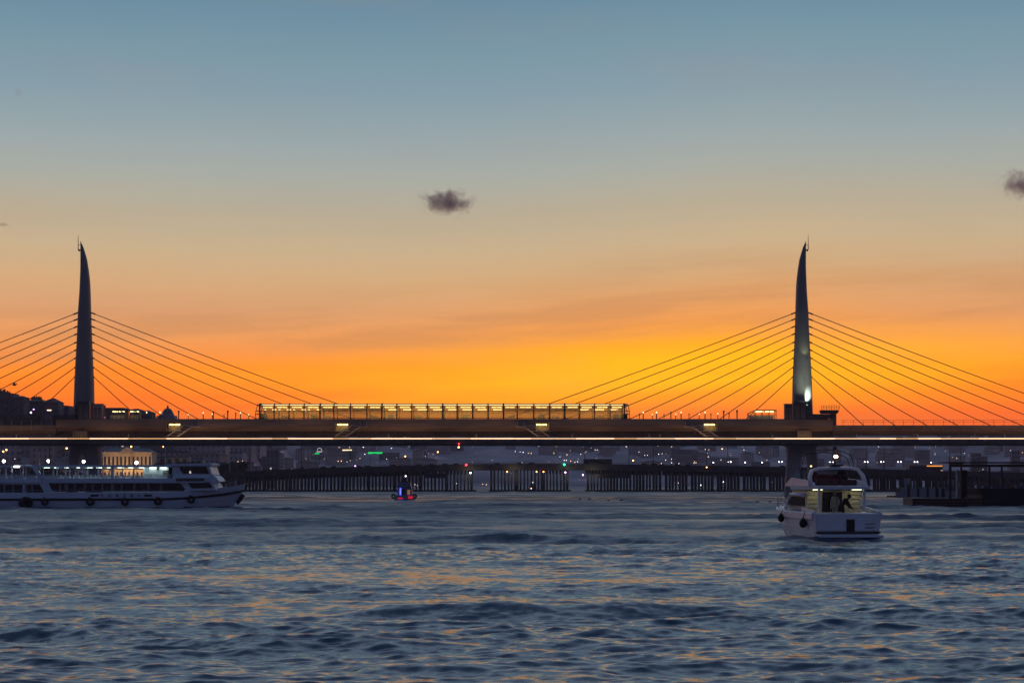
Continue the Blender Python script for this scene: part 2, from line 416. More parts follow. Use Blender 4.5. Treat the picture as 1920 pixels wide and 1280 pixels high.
    def ripple(scale, slope, detail, st, prev):
        mp = nt.nodes.new('ShaderNodeMapping'); mp.inputs['Scale'].default_value = st
        n = nt.nodes.new('ShaderNodeTexNoise'); n.inputs['Scale'].default_value = scale; n.inputs['Detail'].default_value = detail
        nt.links.new(ge.outputs['Position'], mp.inputs[0]); nt.links.new(mp.outputs[0], n.inputs['Vector'])
        v1 = nt.nodes.new('ShaderNodeVectorMath'); v1.operation = 'SUBTRACT'; v1.inputs[1].default_value = (.5,.5,.5); nt.links.new(n.outputs['Color'], v1.inputs[0])
        v2 = nt.nodes.new('ShaderNodeVectorMath'); v2.operation = 'MULTIPLY'; v2.inputs[1].default_value = (slope,slope,0); nt.links.new(v1.outputs[0], v2.inputs[0])
        v3 = nt.nodes.new('ShaderNodeVectorMath'); v3.operation = 'ADD'; nt.links.new(prev, v3.inputs[0]); nt.links.new(v2.outputs[0], v3.inputs[1])
        return v3.outputs[0]
    nrm = ripple(5.5, .40, 3, (.7,1,1), nrm)
    nrm = ripple(1.7, .27, 3, (.5,1,1), nrm)
    nrm = ripple(.13, .14, 4, (.35,1,1), nrm)
    nrm = ripple(.6, .24, 3, (.4,1,1), nrm)
    vn = nt.nodes.new('ShaderNodeVectorMath'); vn.operation = 'NORMALIZE'; nt.links.new(nrm, vn.inputs[0]); nt.links.new(vn.outputs[0], b.inputs['Normal'])
    nt.links.new(b.outputs[0], o.inputs[0])
    me.materials.append(m)
    ob = bpy.data.objects.new('water', me); COL.objects.link(ob); tag(ob, kind='structure')
build_water()

# ------------------------------------------------------------------ land
RID = [(-700,760),(-300,748),(0,764),(60,774),(110,786),(200,782),(330,792),(400,803),(700,806),(1200,803),(1900,806),(2700,806)]
def sm(x): x = max(0, min(1, x)); return x*x*(3-2*x)
def shore(px): return 800 + 1120*sm((px-455)/90)
def ridge(px): return 1250 + 1350*sm((px-380)/220)
def ridge_h(px):
    for (a, ya), (b, yb) in zip(RID, RID[1:]):
        if px <= b: y = ya + (yb-ya)*(px-a)/(b-a); break
    else: y = RID[-1][1]
    return CAMZ + (HY-y)*ridge(px)/F
def ground(px, d):
    s, r = shore(px), ridge(px)
    if d < s: return -2.5
    u = (d-s)/(r-s)
    u0 = .04+.34*(1-sm((px-420)/100))
    if u < u0: return 1.5
    h = 1.5 + (ridge_h(px)-1.5)*(min(1,(u-u0)/(1-u0))**.85 if u < 1 else max(.4, 1-(u-1)*.5))
    return h + (1.5*math.sin(px*.021+d*.011)+1.1*math.sin(px*.05-d*.017))*min(1, max(0,u-u0)*3)*(1-.8*sm((u-.8)/.2))
def build_land():
    mb = MB(); mb.sm = True
    pxs = [-700+18*i for i in range(190)]; ds = []
    d = 780.
    while d < 3600: ds.append(d); d *= 1.017
    vs = [(X(p,d), d, ground(p,d)) for d in ds for p in pxs]; n = len(pxs)
    mb.add(vs, [(i*n+k,i*n+k+1,(i+1)*n+k+1,(i+1)*n+k) for i in range(len(ds)-1) for k in range(n-1)])
    tag(mb.build('hillside', M['hill']), kind='structure')
build_land()

# ------------------------------------------------------------------ metro bridge
D0 = 500.0
bridge = thing('metro_bridge', 'long cable stayed bridge with two horn shaped masts and a glowing deck light line', 'bridge', (0, D0, 0))
def bx(px, y=0.): return X(px, D0+y)
def bz(py, y=0.): return Z(py, D0+y)
XL, XR = 105, 1562            # wide middle part
# upper deck of the middle part
yf = -6.0
mb = MB()
zt, zm, zb = bz(785,yf), bz(793,yf), bz(808,yf)
mb.prismx([(yf,zm),(yf,zt-.18),(yf+.25,zt),(6,zt),(6,zm)], bx(XL,yf), bx(XR,yf)); mb.build('station_deck', M['fascia'], bridge)
niches = [(313,338,1),(628,653,1),(1005,1030,-1),(1320,1345,-1)]
edges = [XL]+[e for a,b,_ in niches for e in (a,b)]+[XR]
for a, b in zip(edges[::2], edges[1::2]):
    mb = MB(); mb.prismx([(yf+.02,zm-.004),(yf+.02,zm-.9),(yf+.9,zb),(2,zb),(2,zm-.004)], bx(a,yf), bx(b,yf))
    n = max(1, int((b-a)/30))
    for i in range(1, n):     # panel joints
        x = bx(a+(b-a)*i/n, yf); mb.box(x-.04, x+.04, yf-.02, yf+.1, zm-.85, zm-.02)
    mb.build('fascia_panel', M['fascia'], bridge)
mb = MB(); mb.prismx([(-3,bz(818,-3)),(-3.4,zb+.3),(3.4,zb+.3),(3,bz(818,-3))], bx(XL,-3), bx(XR,-3)); mb.build('box_girder', M['girder'], bridge)
x = bx(XL+2,yf)
while x < bx(XR,yf):
    mb = MB(); mb.box(x, x+.22, -5.2, -3.2, zb-.75, zb+.05); x += 4.6; mb.build('bracket', M['girder'], bridge)
# outer approach parts
for a, b in ((-260, XL), (XR, 2180)):
    mb = MB(); zt2 = bz(797,-5); zb2 = bz(815,-5)
    mb.prismx([(-5,zb2+1.0),(-5.2,zt2),(5.2,zt2),(5,zb2+1.0),(3,zb2),(-4,zb2)], bx(a,-5)+(.05 if a==XR else 0), bx(b,-5)-(.05 if b==XL else 0))
    mb.build('approach_girder', M['fascia'], bridge)
    rl = MB(); y0 = -5.3
    xa, xb = bx(a,-5), bx(b,-5)
    if b == XL: xb -= .2
    else: xa += 1.8
    for zz in (1.25, .75): rl.box(xa, xb, y0-.03, y0+.03, zt2+zz-.03, zt2+zz+.03)
    rl.build('rail', M['dark_steel'], bridge)
    px = a
    while px < b:
        if (b == XL and px < XL-3) or (a == XR and px > XR+14):
            p = MB(); x = bx(px,-5)
            p.box(x-.07, x+.07, y0-.18, y0-.05, zt2-1.25, zt2+.05); p.box(x-.045,x+.045,y0-.02,y0+.04,zt2+.05,zt2+1.28)
            if -40 < px < 1960: p.build('rail_post', M['concrete'] if True else 0, bridge)
        px += 18.8
# lower walkway slab, railing, light line
yw = -9.6
mb = MB(); z0, z1 = bz(833.5,yw), bz(826,yw)
mb.prismx([(yw,z0+.35),(yw,z1),(9.6,z1),(9.6,z0+.35),(5,z0),(-5,z0)], bx(-260,yw), bx(2180,yw)); mb.build('walkway_slab', M['walk'], bridge)
mb = MB(); mb.box(bx(-260,yw), bx(2180,yw), yw+.02, yw+.1, z1, bz(823.6,yw)); mb.build('parapet', M['walk'], bridge)
px = -60; i = 0; gold_runs = [(1062,1085),(1145,1205),(1215,1232),(505,560),(120,182),(1486,1512),(310,330),(1690,1740),(260,300),(620,640),(985,1000),(1330,1360),(1700,1735)]
while px < 1990:
    wd = 42 if i % 3 else 30
    g_ = any(a <= px+wd/2 <= b for a, b in gold_runs)
    s = MB(); zc_ = bz(821.8,yw); h = .10 if not g_ else .085
    s.box(bx(px,yw)+.03, bx(px+wd,yw)-.03, yw-.10, yw+.75, zc_-h, zc_+h)
    o = s.build('light_strip', E['strip_gold' if g_ else ('strip_pale' if (i*7)%5 in (1,3) else 'strip_pink')], bridge)
    if g_: tag(o, 'golden stretch of the light line')
    px += wd; i += 1
# hand railing over the walkway
mb = MB(); mb.box(bx(-260,yw), bx(2180,yw), yw-.02, yw+.06, bz(818.2,yw)-.03, bz(818.2,yw)+.05); mb.build('handrail', M['girder'], bridge)
for px in (31, 93, 241, 728, 893, 1073, 1217, 1237, 1448, 1606, 1714, 1720, 1828, 1884):   # slim standards on the walkway
    p = MB(); x = bx(px,-8); p.box(x-.09,x+.09,-8.1,-7.9,z1,bz(814.5,-8)); p.sphere((x,-8,bz(814.5,-8)), .16, 8, 5); p.build('walkway_post', M['concrete'], bridge)
# stairs up from the walkway into the deck
for a, b, sg in niches:
    yn = yf
    st = MB(); x0, x1 = bx(a,yn), bx(b,yn)
    st.box(x0, x1, yn+1.9, yn+2.0, zb-.05, zm); st.box(x0, x1, yn, yn+1.9, zb-.05, zb+.05)
    st.box(x0-.1, x0, yn, yn+2, zb, zm); st.box(x1, x1+.1, yn, yn+2, zb, zm)
    o = st.build('stair_hall', M['cream'], bridge)
    for k in (0, 1):
        tb = MB(); q0 = x0 + (x1-x0)*(.18+.42*k if sg > 0 else .02+.42*k); q1 = q0 + (x1-x0)*.36
        tb.box(q0, q1, yn+.35, yn+.5, zm-.50, zm-.22); tb.build('tube_lamp', E['niche'], o)
    fl = MB(); f0 = a if sg > 0 else b
    P = lambda dx_, py: (bx(f0+sg*dx_, yn-.8), bz(py, yn-.8))
    for o_y in (-1.6, -.3):
        for (d0, p0, d1, p1) in ((0,818,32,797), (20,818,48,799.5)):
            (xa, za), (xb, zb_) = P(d0,p0), P(d1,p1)
            fl.tube([(xa,yn+o_y,za),(xb,yn+o_y,zb_)], .11, 6)
    for k in range(14):
        q = k/13; (xa, za) = P(22+26*q, 818-18.5*q); (xc_, zc2) = P(2+30*q, 818-21*q)
        fl.box(xa-.25, xa+.25, yn-1.6, yn-.3, za-.04, za+.04)
        if k % 3 == 1: fl.tube([(xc_,yn-1.6,zc2),(xa,yn-1.6,za)], .045, 5)
    (xa, za), (xb, zb_) = P(46,799.5), P(62,799.5)
    fl.box(min(xa,xb), max(xa,xb), yn-1.6, yn-.02, za-.08, za+.04)
    for q in (48, 60): xq = P(q,0)[0]; fl.tube([(xq,yn-1.6,za),(xq,yn-1.6,za+1.1)], .05, 5)
    fl.build('stair_flight', mat('stair_rail', (.62,.52,.40), .6) if 'stair' not in M else M['stair'], bridge)
# masts
OUT_L = [(1511,452),(1505.7,463),(1499,485),(1495,511),(1493,531),(1492,557),(1491.3,586),(1490,632),(1488,676),(1486,719),(1485.5,754),(1484.8,790)]
OUT_R = [(1511.3,452),(1511.2,465),(1511,502),(1512.7,546),(1515.6,586),(1517,627),(1519.6,670),(1522,719),(1523.7,774),(1524.2,790)]
def interp(tab, py):
    for (x0, y0), (x1, y1) in zip(tab, tab[1:]):
        if py <= y1: return x0 + (x1-x0)*(py-y0)/(y1-y0)
    return tab[-1][0]
def make_mast(mir):
    fx = (lambda p: 1662-p) if mir else (lambda p: p)
    rings = []; ys = [452,455,459,464,470,478,487,497,508,520,533,548,565,586,610,640,676,719,754,790]
    mb = MB(); mb.sm = True
    for py in ys:
        a, b = bx(fx(interp(OUT_L,py))), bx(fx(interp(OUT_R,py))); c = (a+b)/2; hw = abs(b-a)/2; hd = max(.05, min(2.6, hw*1.0+.1))
        n = 24
        rings.append([(c+hw*math.copysign(abs(math.cos(2*PI*k/n))**.7, math.cos(2*PI*k/n)), hd*math.copysign(abs(math.sin(2*PI*k/n))**.85, math.sin(2*PI*k/n)), bz(py)) for k in range(n)])
    mb.loft(rings[::-1]); 
    m_ = mb.build('mast', M['pylon'], bridge)
    # slim triangular inset at the foot, standing proud of the face
    ins = MB(); xa, xb, xt = bx(fx(1497)), bx(fx(1519)), bx(fx(1505.5))
    ins.sm = False
    ins.add([(xa,-2.5,bz(770)),(xb,-2.48,bz(770)),(xt,-2.42,bz(706)),(xa,-2.1,bz(770)),(xb,-2.1,bz(770)),(xt,-2.1,bz(706))], [(0,1,2),(3,5,4),(0,3,4,1),(1,4,5,2),(2,5,3,0)])
    ins.build('mast_inset', M['pylon_inset'], m_)
    an = MB(); xq = bx(fx(1515.4))
    an.tube([(xq,0,bz(468)),(xq,0,bz(452)),(xq,0,bz(440.5))], .11, 6, .04)
    an.tube([(bx(fx(1511)),0,bz(468)),(xq,0,bz(468.5))], .07, 6); an.tube([(bx(fx(1511.2)),0,bz(459.5)),(xq,0,bz(459.5))], .06, 6)
    an.sphere((bx(fx(1513.4)),0,bz(469.3)), .28, 8, 6)
    an.build('antenna', M['dark_steel'], m_)
    ys_a = [586,597.7,611.5,625.4,641,655.5,670.5,688,706]
    inner = [948,1001,1061,1117,1181,1235,1291,1349.7,1399]
    outer = [2090,2031,1972,1916,1857,1796,1738,1678,1619]
    for i, py in enumerate(ys_a):
        for tab, land, pz in ((OUT_L, inner, 785), (OUT_R, outer, 797)):
            p0 = Vector((bx(fx(interp(tab,py))), 0, bz(py))); p1 = Vector((bx(fx(land[i])), 0, bz(pz)))
            c_ = MB(); pts = []
            for k in range(9):
                q = k/8; p = p0.lerp(p1, q); p.z -= .35*(p1-p0).length/70*4*q*(1-q); pts.append(p)
            c_.tube(pts, .105, 6); c_.tube([pts[0], pts[0].lerp(pts[1], .12)], .2, 6)
            c_.build('stay_cable', M['cable'], bridge)
    # pier under the deck: two splayed legs with an arched opening
    pr = MB()
    def band(l0, l1, pts):
        pr.prism(pts, -2.6, 2.6)
    zt_, zw = bz(834), -3.0
    f_ = lambda p, y: (bx(fx(p)), bz(y) if y < 930 else zw)
    pr.prism([f_(1478,834),f_(1528,834),f_(1529.5,852),f_(1515,852),f_(1511,850.6),f_(1506.5,850.6),f_(1503,852),f_(1476.5,852)], -1.3, 1.3)
    pr.prism([f_(1476.5,852),f_(1503,852),f_(1501,862),f_(1500,880),f_(1497.5,936),f_(1469,936)], -1.3, 1.3)
    pr.prism([f_(1511.5,850.7),f_(1529.5,852),f_(1539,936),f_(1523,936),f_(1515,880),f_(1513.8,862)], -1.3, 1.3)
    pr.prism([f_(1467,834),f_(1536,834),f_(1528,838.5),f_(1478,838.5)], -2.4, 2.4)
    pr.build('pier', M['pier'], bridge)
    for q0, q1 in ((1475,1466.6),(1470,1466)):
        pass
    # lift hall between walkway and deck
    lf = MB(); xa, xb = sorted((bx(fx(1488)), bx(fx(1511)))); yq = yw+1.2
    for k in range(6): x = xa+(xb-xa)*k/5; lf.box(x-.09,x+.09,yq,yq+.2,z1,bz(807,yq))
    for zz in (807.5, 812, 816): lf.box(xa, xb, yq+.05, yq+.15, bz(zz,yq)-.05, bz(zz,yq)+.05)
    bp_ = MB(); bp_.box(xa, xb, yq+1.9, yq+2.0, z1, bz(807,yq)); bp_.build('lift_back_panel', M['fascia'], bridge)
    lf.build('lift_cage', mat('lift_cage_steel', (.30,.23,.15), .6), bridge)
make_mast(False); make_mast(True)
# things standing on the deck at the masts
def deck_z(y=-4): return bz(785, yf)
def block(name, label, cat, px0, px1, py0, d_y=-4.5, depth=2.5, m='dark_steel', base=785):
    t_ = thing(name, label, cat, (bx((px0+px1)/2,d_y), D0+d_y, bz(785,yf)))
    h = bz(py0,d_y)-bz(785,yf); w_ = (bx(px1,d_y)-bx(px0,d_y))/2
    b = MB(); b.box(-w_, w_, -depth/2, depth/2, 0, h); b.build('cabin', M[m], t_, bevel=.05)
    r = MB(); r.box(-w_-.12, w_+.12, -depth/2-.12, depth/2+.12, h+.003, h+.15); r.build('roof', M['roof'], t_)
    for k in (-1, 1):
        dd = MB(); dd.box(k*w_*.48-w_*.36, k*w_*.48+w_*.36, -depth/2-.05, -depth/2-.004, .1, h*.8); dd.build('door', M['girder'], t_)
    return t_
block('lift_tower', 'tall dark lift tower at the foot of the floodlit mast', 'lift tower', 1487, 1511, 753)
block('equipment_cabin', 'narrow dark cabin just left of the floodlit mast', 'cabin', 1471, 1484, 758)
block('lift_tower', 'tall dark lift tower at the foot of the unlit mast', 'lift tower', 147, 169, 753)
block('equipment_cabin', 'narrow grey cabin just right of the unlit mast', 'cabin', 177, 193, 758, m='concrete')
def banner(px, py0, label):
    t_ = thing('banner', label, 'banner', (bx(px,-5.3), D0-5.3, bz(785,yf)))
    p = MB(); p.tube([(0,0,0),(0,0,bz(py0,-5.3)-bz(785,yf))], .05, 6); p.build('pole', M['dark_steel'], t_)
    f_ = MB(); h = bz(py0,-5.3)-bz(785,yf); f_.box(.06,.48,-.02,.02,.5,h-.05); f_.build('cloth', mat('banner_cloth', (.40,.13,.10), .8, var=.4, scale=3), t_)
banner(171, 754, 'red and white upright banner beside the lift tower of the unlit mast')
banner(194.5, 759, 'red upright banner at the right edge of the narrow grey cabin')
# inspection platform at the deck ends
def platform(px0, px1, pz, legs, label, blk):
    t_ = thing('viewing_platform', label, 'platform', (bx((px0+px1)/2,-4), D0-4, bz(808,yf)))
    ox = bx((px0+px1)/2,-4); oz = bz(808,yf); qx = lambda p: bx(p,-4)-ox; qz = lambda p: bz(p,-4)-oz
    f_ = MB(); f_.prism([(qx(px0),qz(pz)),(qx(px1),qz(pz)),(qx(px1)-.3,qz(pz)-.8),(qx(px0)+.3,qz(pz)-.8)], -2, 2); f_.build('floor_slab', M['dark_steel'], t_)
    r = MB()
    for k in range(8): x = qx(px0)+(qx(px1)-qx(px0))*k/7; r.tube([(x,-1.9,qz(pz)),(x+(k-3.5)*.03,-1.9,qz(pz)+1.15)], .05, 5)
    for zz in (.4, .8, 1.12): r.box(qx(px0)-.1, qx(px1)+.1, -1.95, -1.88, qz(pz)+zz-.03, qz(pz)+zz+.03)
    r.build('railing', M['dark_steel'], t_)
    for q in legs:
        l_ = MB(); l_.box(qx(q)-.35, qx(q)+.35, -.5, .5, 0, qz(pz)-.8); l_.build('leg', M['girder'], t_)
    b = MB(); b.box(qx(blk[0]), qx(blk[1]), -2.4, 1.6, qz(784.9), qz(blk[2])); b.build('plinth', M['dark_steel'], t_)
platform(1538, 1571, 769, (1559, 1565), 'dark railed platform on two legs right of the floodlit mast', (1511,1553,776.5))
platform(100, 146, 778, (101.5, 104), 'dark railed platform left of the unlit mast', (106,146,780.5))
# shelters with lit ceilings at the station stairs
def shelter(px0, px1, label, mirror):
    ox = bx((px0+px1)/2,-3); t_ = thing('stair_shelter', label, 'shelter', (ox, D0-3, deck_z()))
    h = bz(770,-3)-deck_z(); q = lambda p: (bx(p,-3)-ox)
    w0, w1 = q(px0), q(px1); sgn = -1 if mirror else 1
    r = MB(); r.box(w0+(1.8 if mirror else 0), w1-(0 if mirror else 1.8), -1.3, 1.3, h, h+.2)
    ex = w0 if mirror else w1; e2 = w0+1.8 if mirror else w1-1.8
    r.add([(e2,-1.3,h),(e2,1.3,h),(ex,1.3,h*.62),(ex,-1.3,h*.62),(e2,-1.3,h+.2),(e2,1.3,h+.2),(ex,1.3,h*.62+.2),(ex,-1.3,h*.62+.2)], [(0,1,2,3),(4,7,6,5),(0,4,5,1),(2,6,7,3),(0,3,7,4),(1,5,6,2)])
    r.build('roof', M['roof'], t_)
    for k in range(5):
        x = w0+.1+(w1-w0-.2)*k/4
        hh = h if not ((mirror and k == 0) or (not mirror and k == 4)) else h*.62
        for y in (-1.2, 1.2):
            p = MB(); p.box(x-.06, x+.06, y-.06, y+.06, 0, hh); p.build('post', M['dark_steel'] if y > 0 else M['girder'], t_)
    gl = MB(); gl.box(w0+.1, w1-.1, 1.22, 1.25, .1, h*.6); gl.build('glass_side', M['station_glass'], t_)
    for k in range(2):
        tb = MB(); a = w0+(w1-w0)*(.24+.36*k); tb.box(a, a+(w1-w0)*.30, -.9, -.7, h-.34, h-.10); tb.build('tube_lamp', E['tube'], t_)
    cn = MB(); cn.box(w0+.5, w1-.8, -.2, .8, 0, .9); cn.build('parapet', M['cream'], t_)
shelter(1402, 1455, 'lit stair shelter with sloping end, left of the floodlit mast', True)
shelter(203, 238, 'brightly lit flat roofed stair shelter near the unlit mast', False)
shelter(239, 264, 'short dimly lit shelter standing next to the brighter one', False)
# mast floodlight
FY = -5.6; FZ = bz(758, FY)
fl = thing('floodlight', 'small floodlight washing the foot of the right mast with greenish white light', 'floodlight', (bx(1513,FY), D0+FY, bz(785,yf)))
hh_ = FZ-bz(785,yf); b = MB(); b.box(-.22,.22,-.18,.18,hh_-.42,hh_-.12); b.build('housing', M['dark_steel'], fl); b = MB(); b.tube([(0,0,0),(0,0,hh_-.4)], .06, 6); b.build('pole', M['dark_steel'], fl)
b = MB(); b.box(-.2,.2,-.16,.16,hh_-.118,hh_-.09); b.build('lens', emit('flood_lens', (.75,1,.86), 5), fl)
def spot(loc, target, energy, ang, col, blend=.6, r=.15, parent=None):
    l = bpy.data.lights.new('spot', 'SPOT'); l.energy = energy; l.spot_size = math.radians(ang); l.spot_blend = blend; l.color = col; l.shadow_soft_size = r
    o = bpy.data.objects.new('spot', l); COL.objects.link(o); o.location = loc
    o.rotation_euler = (Vector(target)-Vector(loc)).to_track_quat('-Z','Y').to_euler()
    return o
spot((bx(1513,FY), D0+FY, FZ+.05), (bx(1510.5), D0-2, bz(740)), 9000, 44, (.78,1,.84), .9)
spot((bx(1518,-13), D0-13, bz(776,-13)), (bx(1504.5), D0-2, bz(692)), 7500, 50, (.86,1,.74), 1.0, .4)
spot((bx(1510,-3.6), D0-3.6, bz(668,-3.6)), (bx(1508), D0-1.6, bz(648)), 160, 80, (.95,1,.55), 1.0)

# station hall
fr_px = [487,514,542,570,600,626,657,688,716,744,772,801,830,857,886,915,944,970,1001,1031,1059,1087,1115,1144,1171]
yc0, yc1 = -5.2, 5.2
zs0, zs1 = bz(785,yf)+.02, bz(756.5,yc0)
stn = thing('metro_station', 'long glazed station hall with rows of yellow tube lamps on the bridge', 'station', (bx(829), D0, zs0))
ox = bx(829); sx = lambda p, y=yc0: bx(p,y)-ox; hs = zs1-zs0
for i, p in enumerate(fr_px):
    f_ = MB(); x = sx(p)
    prof = [(yc0,0),(yc0,hs*.72),(yc0+.35,hs*.9),(yc0+1.0,hs),(yc1-1,hs),(yc1-.35,hs*.9),(yc1,hs*.72),(yc1,0)]
    for (ya,za),(yb,zb_) in zip(prof, prof[1:]): f_.tube([(x,ya,za),(x,yb,zb_)], .16 if i % 4 else .21, 6)
    f_.build('frame', M['dark_steel'], stn)
r = MB(); r.prismx([(yc0+.5,hs-.16),(yc0+1,hs+.03),(yc1-1,hs+.03),(yc1-.5,hs-.16)], sx(484), sx(1177)); r.box(sx(482), sx(1178.5), yc0-.05, yc0+.3, hs*.80, hs*.93) if False else None
r.build('roof', M['roof'], stn)
for side, y in ((0,yc0),(1,yc1)):
    for zz in (.04, .50, .86):
        b = MB(); b.box(sx(484,yc0), sx(1176,yc0), y-.06, y+.06, hs*zz-.05, hs*zz+(.07 if zz < .8 else .10)); b.build('rail', M['dark_steel'], stn)
    for a, b_ in zip(fr_px, fr_px[1:]):
        g_ = MB(); g_.box(sx(a,yc0)+.16, sx(b_,yc0)-.16, y-.02, y+.02, .1, hs*.86); g_.build('glass_pane', M['station_glass'], stn)
for i, (a, b_) in enumerate(zip(fr_px, fr_px[1:])):
    xa, xb = sx(a), sx(b_); w_ = xb-xa; dim = 4 <= i <= 7 or 16 <= i <= 20
    k = MB(); z_ = bz(763,-3)-zs0
    c_ = random.uniform(-.05,.05)
    for s0, s1 in ((.18,.50),(.53,.84)): k.box(xa+w_*(s0+c_), xa+w_*(s1+c_), -3.1, -2.9, z_-.16, z_+.12)
    k.build('tube_lamp', E['tube'], stn)
    if dim:
        bm = MB(); bm.box(xa+.2, xb-.2, -4.3, -4.1, bz(767.5,-4)-zs0-.25, bz(767.5,-4)-zs0+.2); bm.build('transom', M['dark_steel'], stn)
    else:
        k = MB(); z_ = bz(767.8,3)-zs0
        off = .30 if 7 < i < 17 else (.12 if i >= 17 else .48)
        if i < 4:
            for s0, s1 in ((.04,.16),(.60,.88)): k.box(xa+w_*s0, xa+w_*s1, 2.9, 3.1, z_-.13, z_+.13)
        else: k.box(xa+w_*off, xa+w_*(off+.58), 2.9, 3.1, z_-.14, z_+.14)
        k.build('tube_lamp', E['tube'], stn)
    if i % 3 == 1:
        be = MB(); xm = xa+w_*random.uniform(.3,.6); be.box(xm-.9, xm+.9, 2.2, 2.7, .40, .5); be.box(xm-.9,xm+.9,2.7,2.78,.5,1.0)
        for q in (-.75,.75): be.box(xm+q-.05,xm+q+.05,2.3,2.6,.0,.4)
        be.build('bench', M['grey_panel'], stn)
    if i % 5 == 3:
        bo = MB(); xm = xa+w_*.5; bo.box(xm-.8,xm+.8,.2,.5,.02,1.35); bo.build('info_board', M['stone_grey'], stn)
b = MB(); b.box(sx(488), sx(1170), yc0+.3, yc1-.3, -.3, .03); b.build('platform_floor', M['cream'], stn)
for px0, px1, lean in ((478,487,1),(1171,1181,-1)):     # slanted glazed ends
    e = MB(); a, c = sx(px0), sx(px1); 
    out_b = a if lean > 0 else c; out_t = sx(483) if lean > 0 else sx(1178); in_ = c if lean > 0 else a
    for y in (yc0, yc1): e.tube([(out_b,y,0),((out_b*2+out_t)/3,y,hs*.5),(out_t,y,hs*.92)], .09, 6)
    for zz in (.03,.33,.52,.93):
        xo = out_b+(out_t-out_b)*zz
        e.tube([(xo,yc0,hs*zz),(in_,yc0,hs*zz)], .06, 5); e.tube([(xo,yc0,hs*zz),(xo,yc1,hs*zz)], .06, 5)
    e.build('end_frame', M['dark_steel'], stn)
    g_ = MB(); g_.add([(out_b,yc0,.05),(out_t,yc0,hs*.92),(out_t,yc1,hs*.92),(out_b,yc1,.05)], [(0,1,2,3)]); g_.build('end_pane', M['wet_glass'], stn)
    k = MB(); q = sx(485) if lean > 0 else sx(1166); k.box(q, q+(sx(492)-sx(485))+.4, -4, 2, 0, hs*.36); k.build('ticket_kiosk', M['dark_steel'], stn)

def point(loc, e, c, r=.2):
    l = bpy.data.lights.new('point', 'POINT'); l.energy = e; l.color = c; l.shadow_soft_size = r; l.specular_factor = 0
    o = bpy.data.objects.new('point', l); COL.objects.link(o); o.location = loc; return o
b = MB(); b.box(sx(489), sx(1169), -3.9, 4.0, hs-.20, hs-.165); b.build('added_glow_panel', emit('station_added_glow', (1,.74,.30), 1.5), stn)  # glowing sheet under the roof, added to brighten the glazed bays
# lamp posts and wind posts on the deck
def deck_post(lit, col='white'):
    t_ = thing('deck_lamp_post' if lit else 'ventilation_post', '', 'lamp post' if lit else 'post', (0,0,0))
    b = MB()
    if lit:
        b.tube([(0,0,0),(0,0,1.45)], .13, 8); b.build('post', M['dark_steel'], t_)
        c_ = MB(); c_.lathe([(.12,1.46),(.14,1.8),(.05,1.92)], n=8); c_.build('lamp_head', E['warm'], t_)
    else:
        b.lathe([(.14,0),(.16,1.5),(.26,2.2),(.24,2.3)], n=8); b.build('post', M['dark_steel'], t_)
    return t_
lampP, ventP = deck_post(True), deck_post(False)
f1 = f2 = True
def put_post(px, py, lit):
    global f1, f2
    loc = (bx(px,-4.4), D0-4.4, deck_z()+.02); sc_ = (bz(py,-4.4)-deck_z())/2.1
    lab = 'slim lamp post with a lit top on the open bridge deck' if lit else 'dark flared post without a light on the open bridge deck'
    grp = 'lit posts along the bridge deck' if lit else 'dark posts along the bridge deck'
    src = lampP if lit else ventP
    first = f1 if lit else f2
    if first:
        src.location = loc; src.scale = (sc_,)*3; tag(src, lab, None, grp)
        if lit: f1 = False
        else: f2 = False
    else: dup(src, loc, 0, lab, grp, sc_)
for px, py in ((353,775),(381,771),(398,774),(451,771),(466,775),(275,770),(300,770),(1206,770),(1223,775),(1231,770),(1267,774),(1277,770),(1322,770),(1346,773),(1311,774)): put_post(px, py, True)
for px, py in ((335,771),(400,772),(427,771),(442,774.5),(1199,776),(1258,773),(1245,777),(1333,776),(1357,771),(1367,775),(1382,770),(1292,776),(420,777)): put_post(px, py, False)

# ------------------------------------------------------------------ passenger ferry
DF = 274.0
ferry = thing('passenger_ferry', 'long white two deck passenger ferry with dark window band and lit open upper deck', 'ferry', (X(160,DF), DF+4, 0))
fx = lambda p: (p-160)*DF/F
fz = lambda p: Z(p,DF)
def sect(xd, hd, zd, xw, hw, xk, zk=-.9, bul=.0):
    return [(xd,-hd,zd),(xd*.45+xw*.55,-(hd*.5+hw*.5)-.05,(zd*.4)),(xw,-hw,0.05),(xk,-hw*.55,zk),(xk,hw*.55,zk),(xw,hw,0.05),(xd*.45+xw*.55,hd*.5+hw*.5+.05,zd*.4),(xd,hd,zd)]
h = MB(); h.sm = False
h.loft([sect(fx(-150),3.4,fz(923),fx(-148),3.3,fx(-145)),
        sect(fx(0),4.0,fz(923),fx(0),3.9,fx(0)), sect(fx(300),4.0,fz(922.5),fx(298),3.9,fx(296)),
        sect(fx(345),3.8,fz(920.5),fx(342),3.5,fx(336)), sect(fx(385),3.1,fz(917),fx(378),2.6,fx(370)),
        sect(fx(415),2.1,fz(913.5),fx(403),1.5,fx(395)), sect(fx(440),.95,fz(909.5),fx(419),.5,fx(408)),
        sect(fx(454),.12,fz(906.5),fx(428),.08,fx(415))])
h.build('hull', M['ferry_white'], ferry)
bt = MB(); bt.prism([(fx(-150),fz(950.2)),(fx(426),fz(949)),(fx(418),fz(957)),(fx(-148),fz(957))], -3.5, 3.5); bt.build('boot_top', M['black'], ferry)
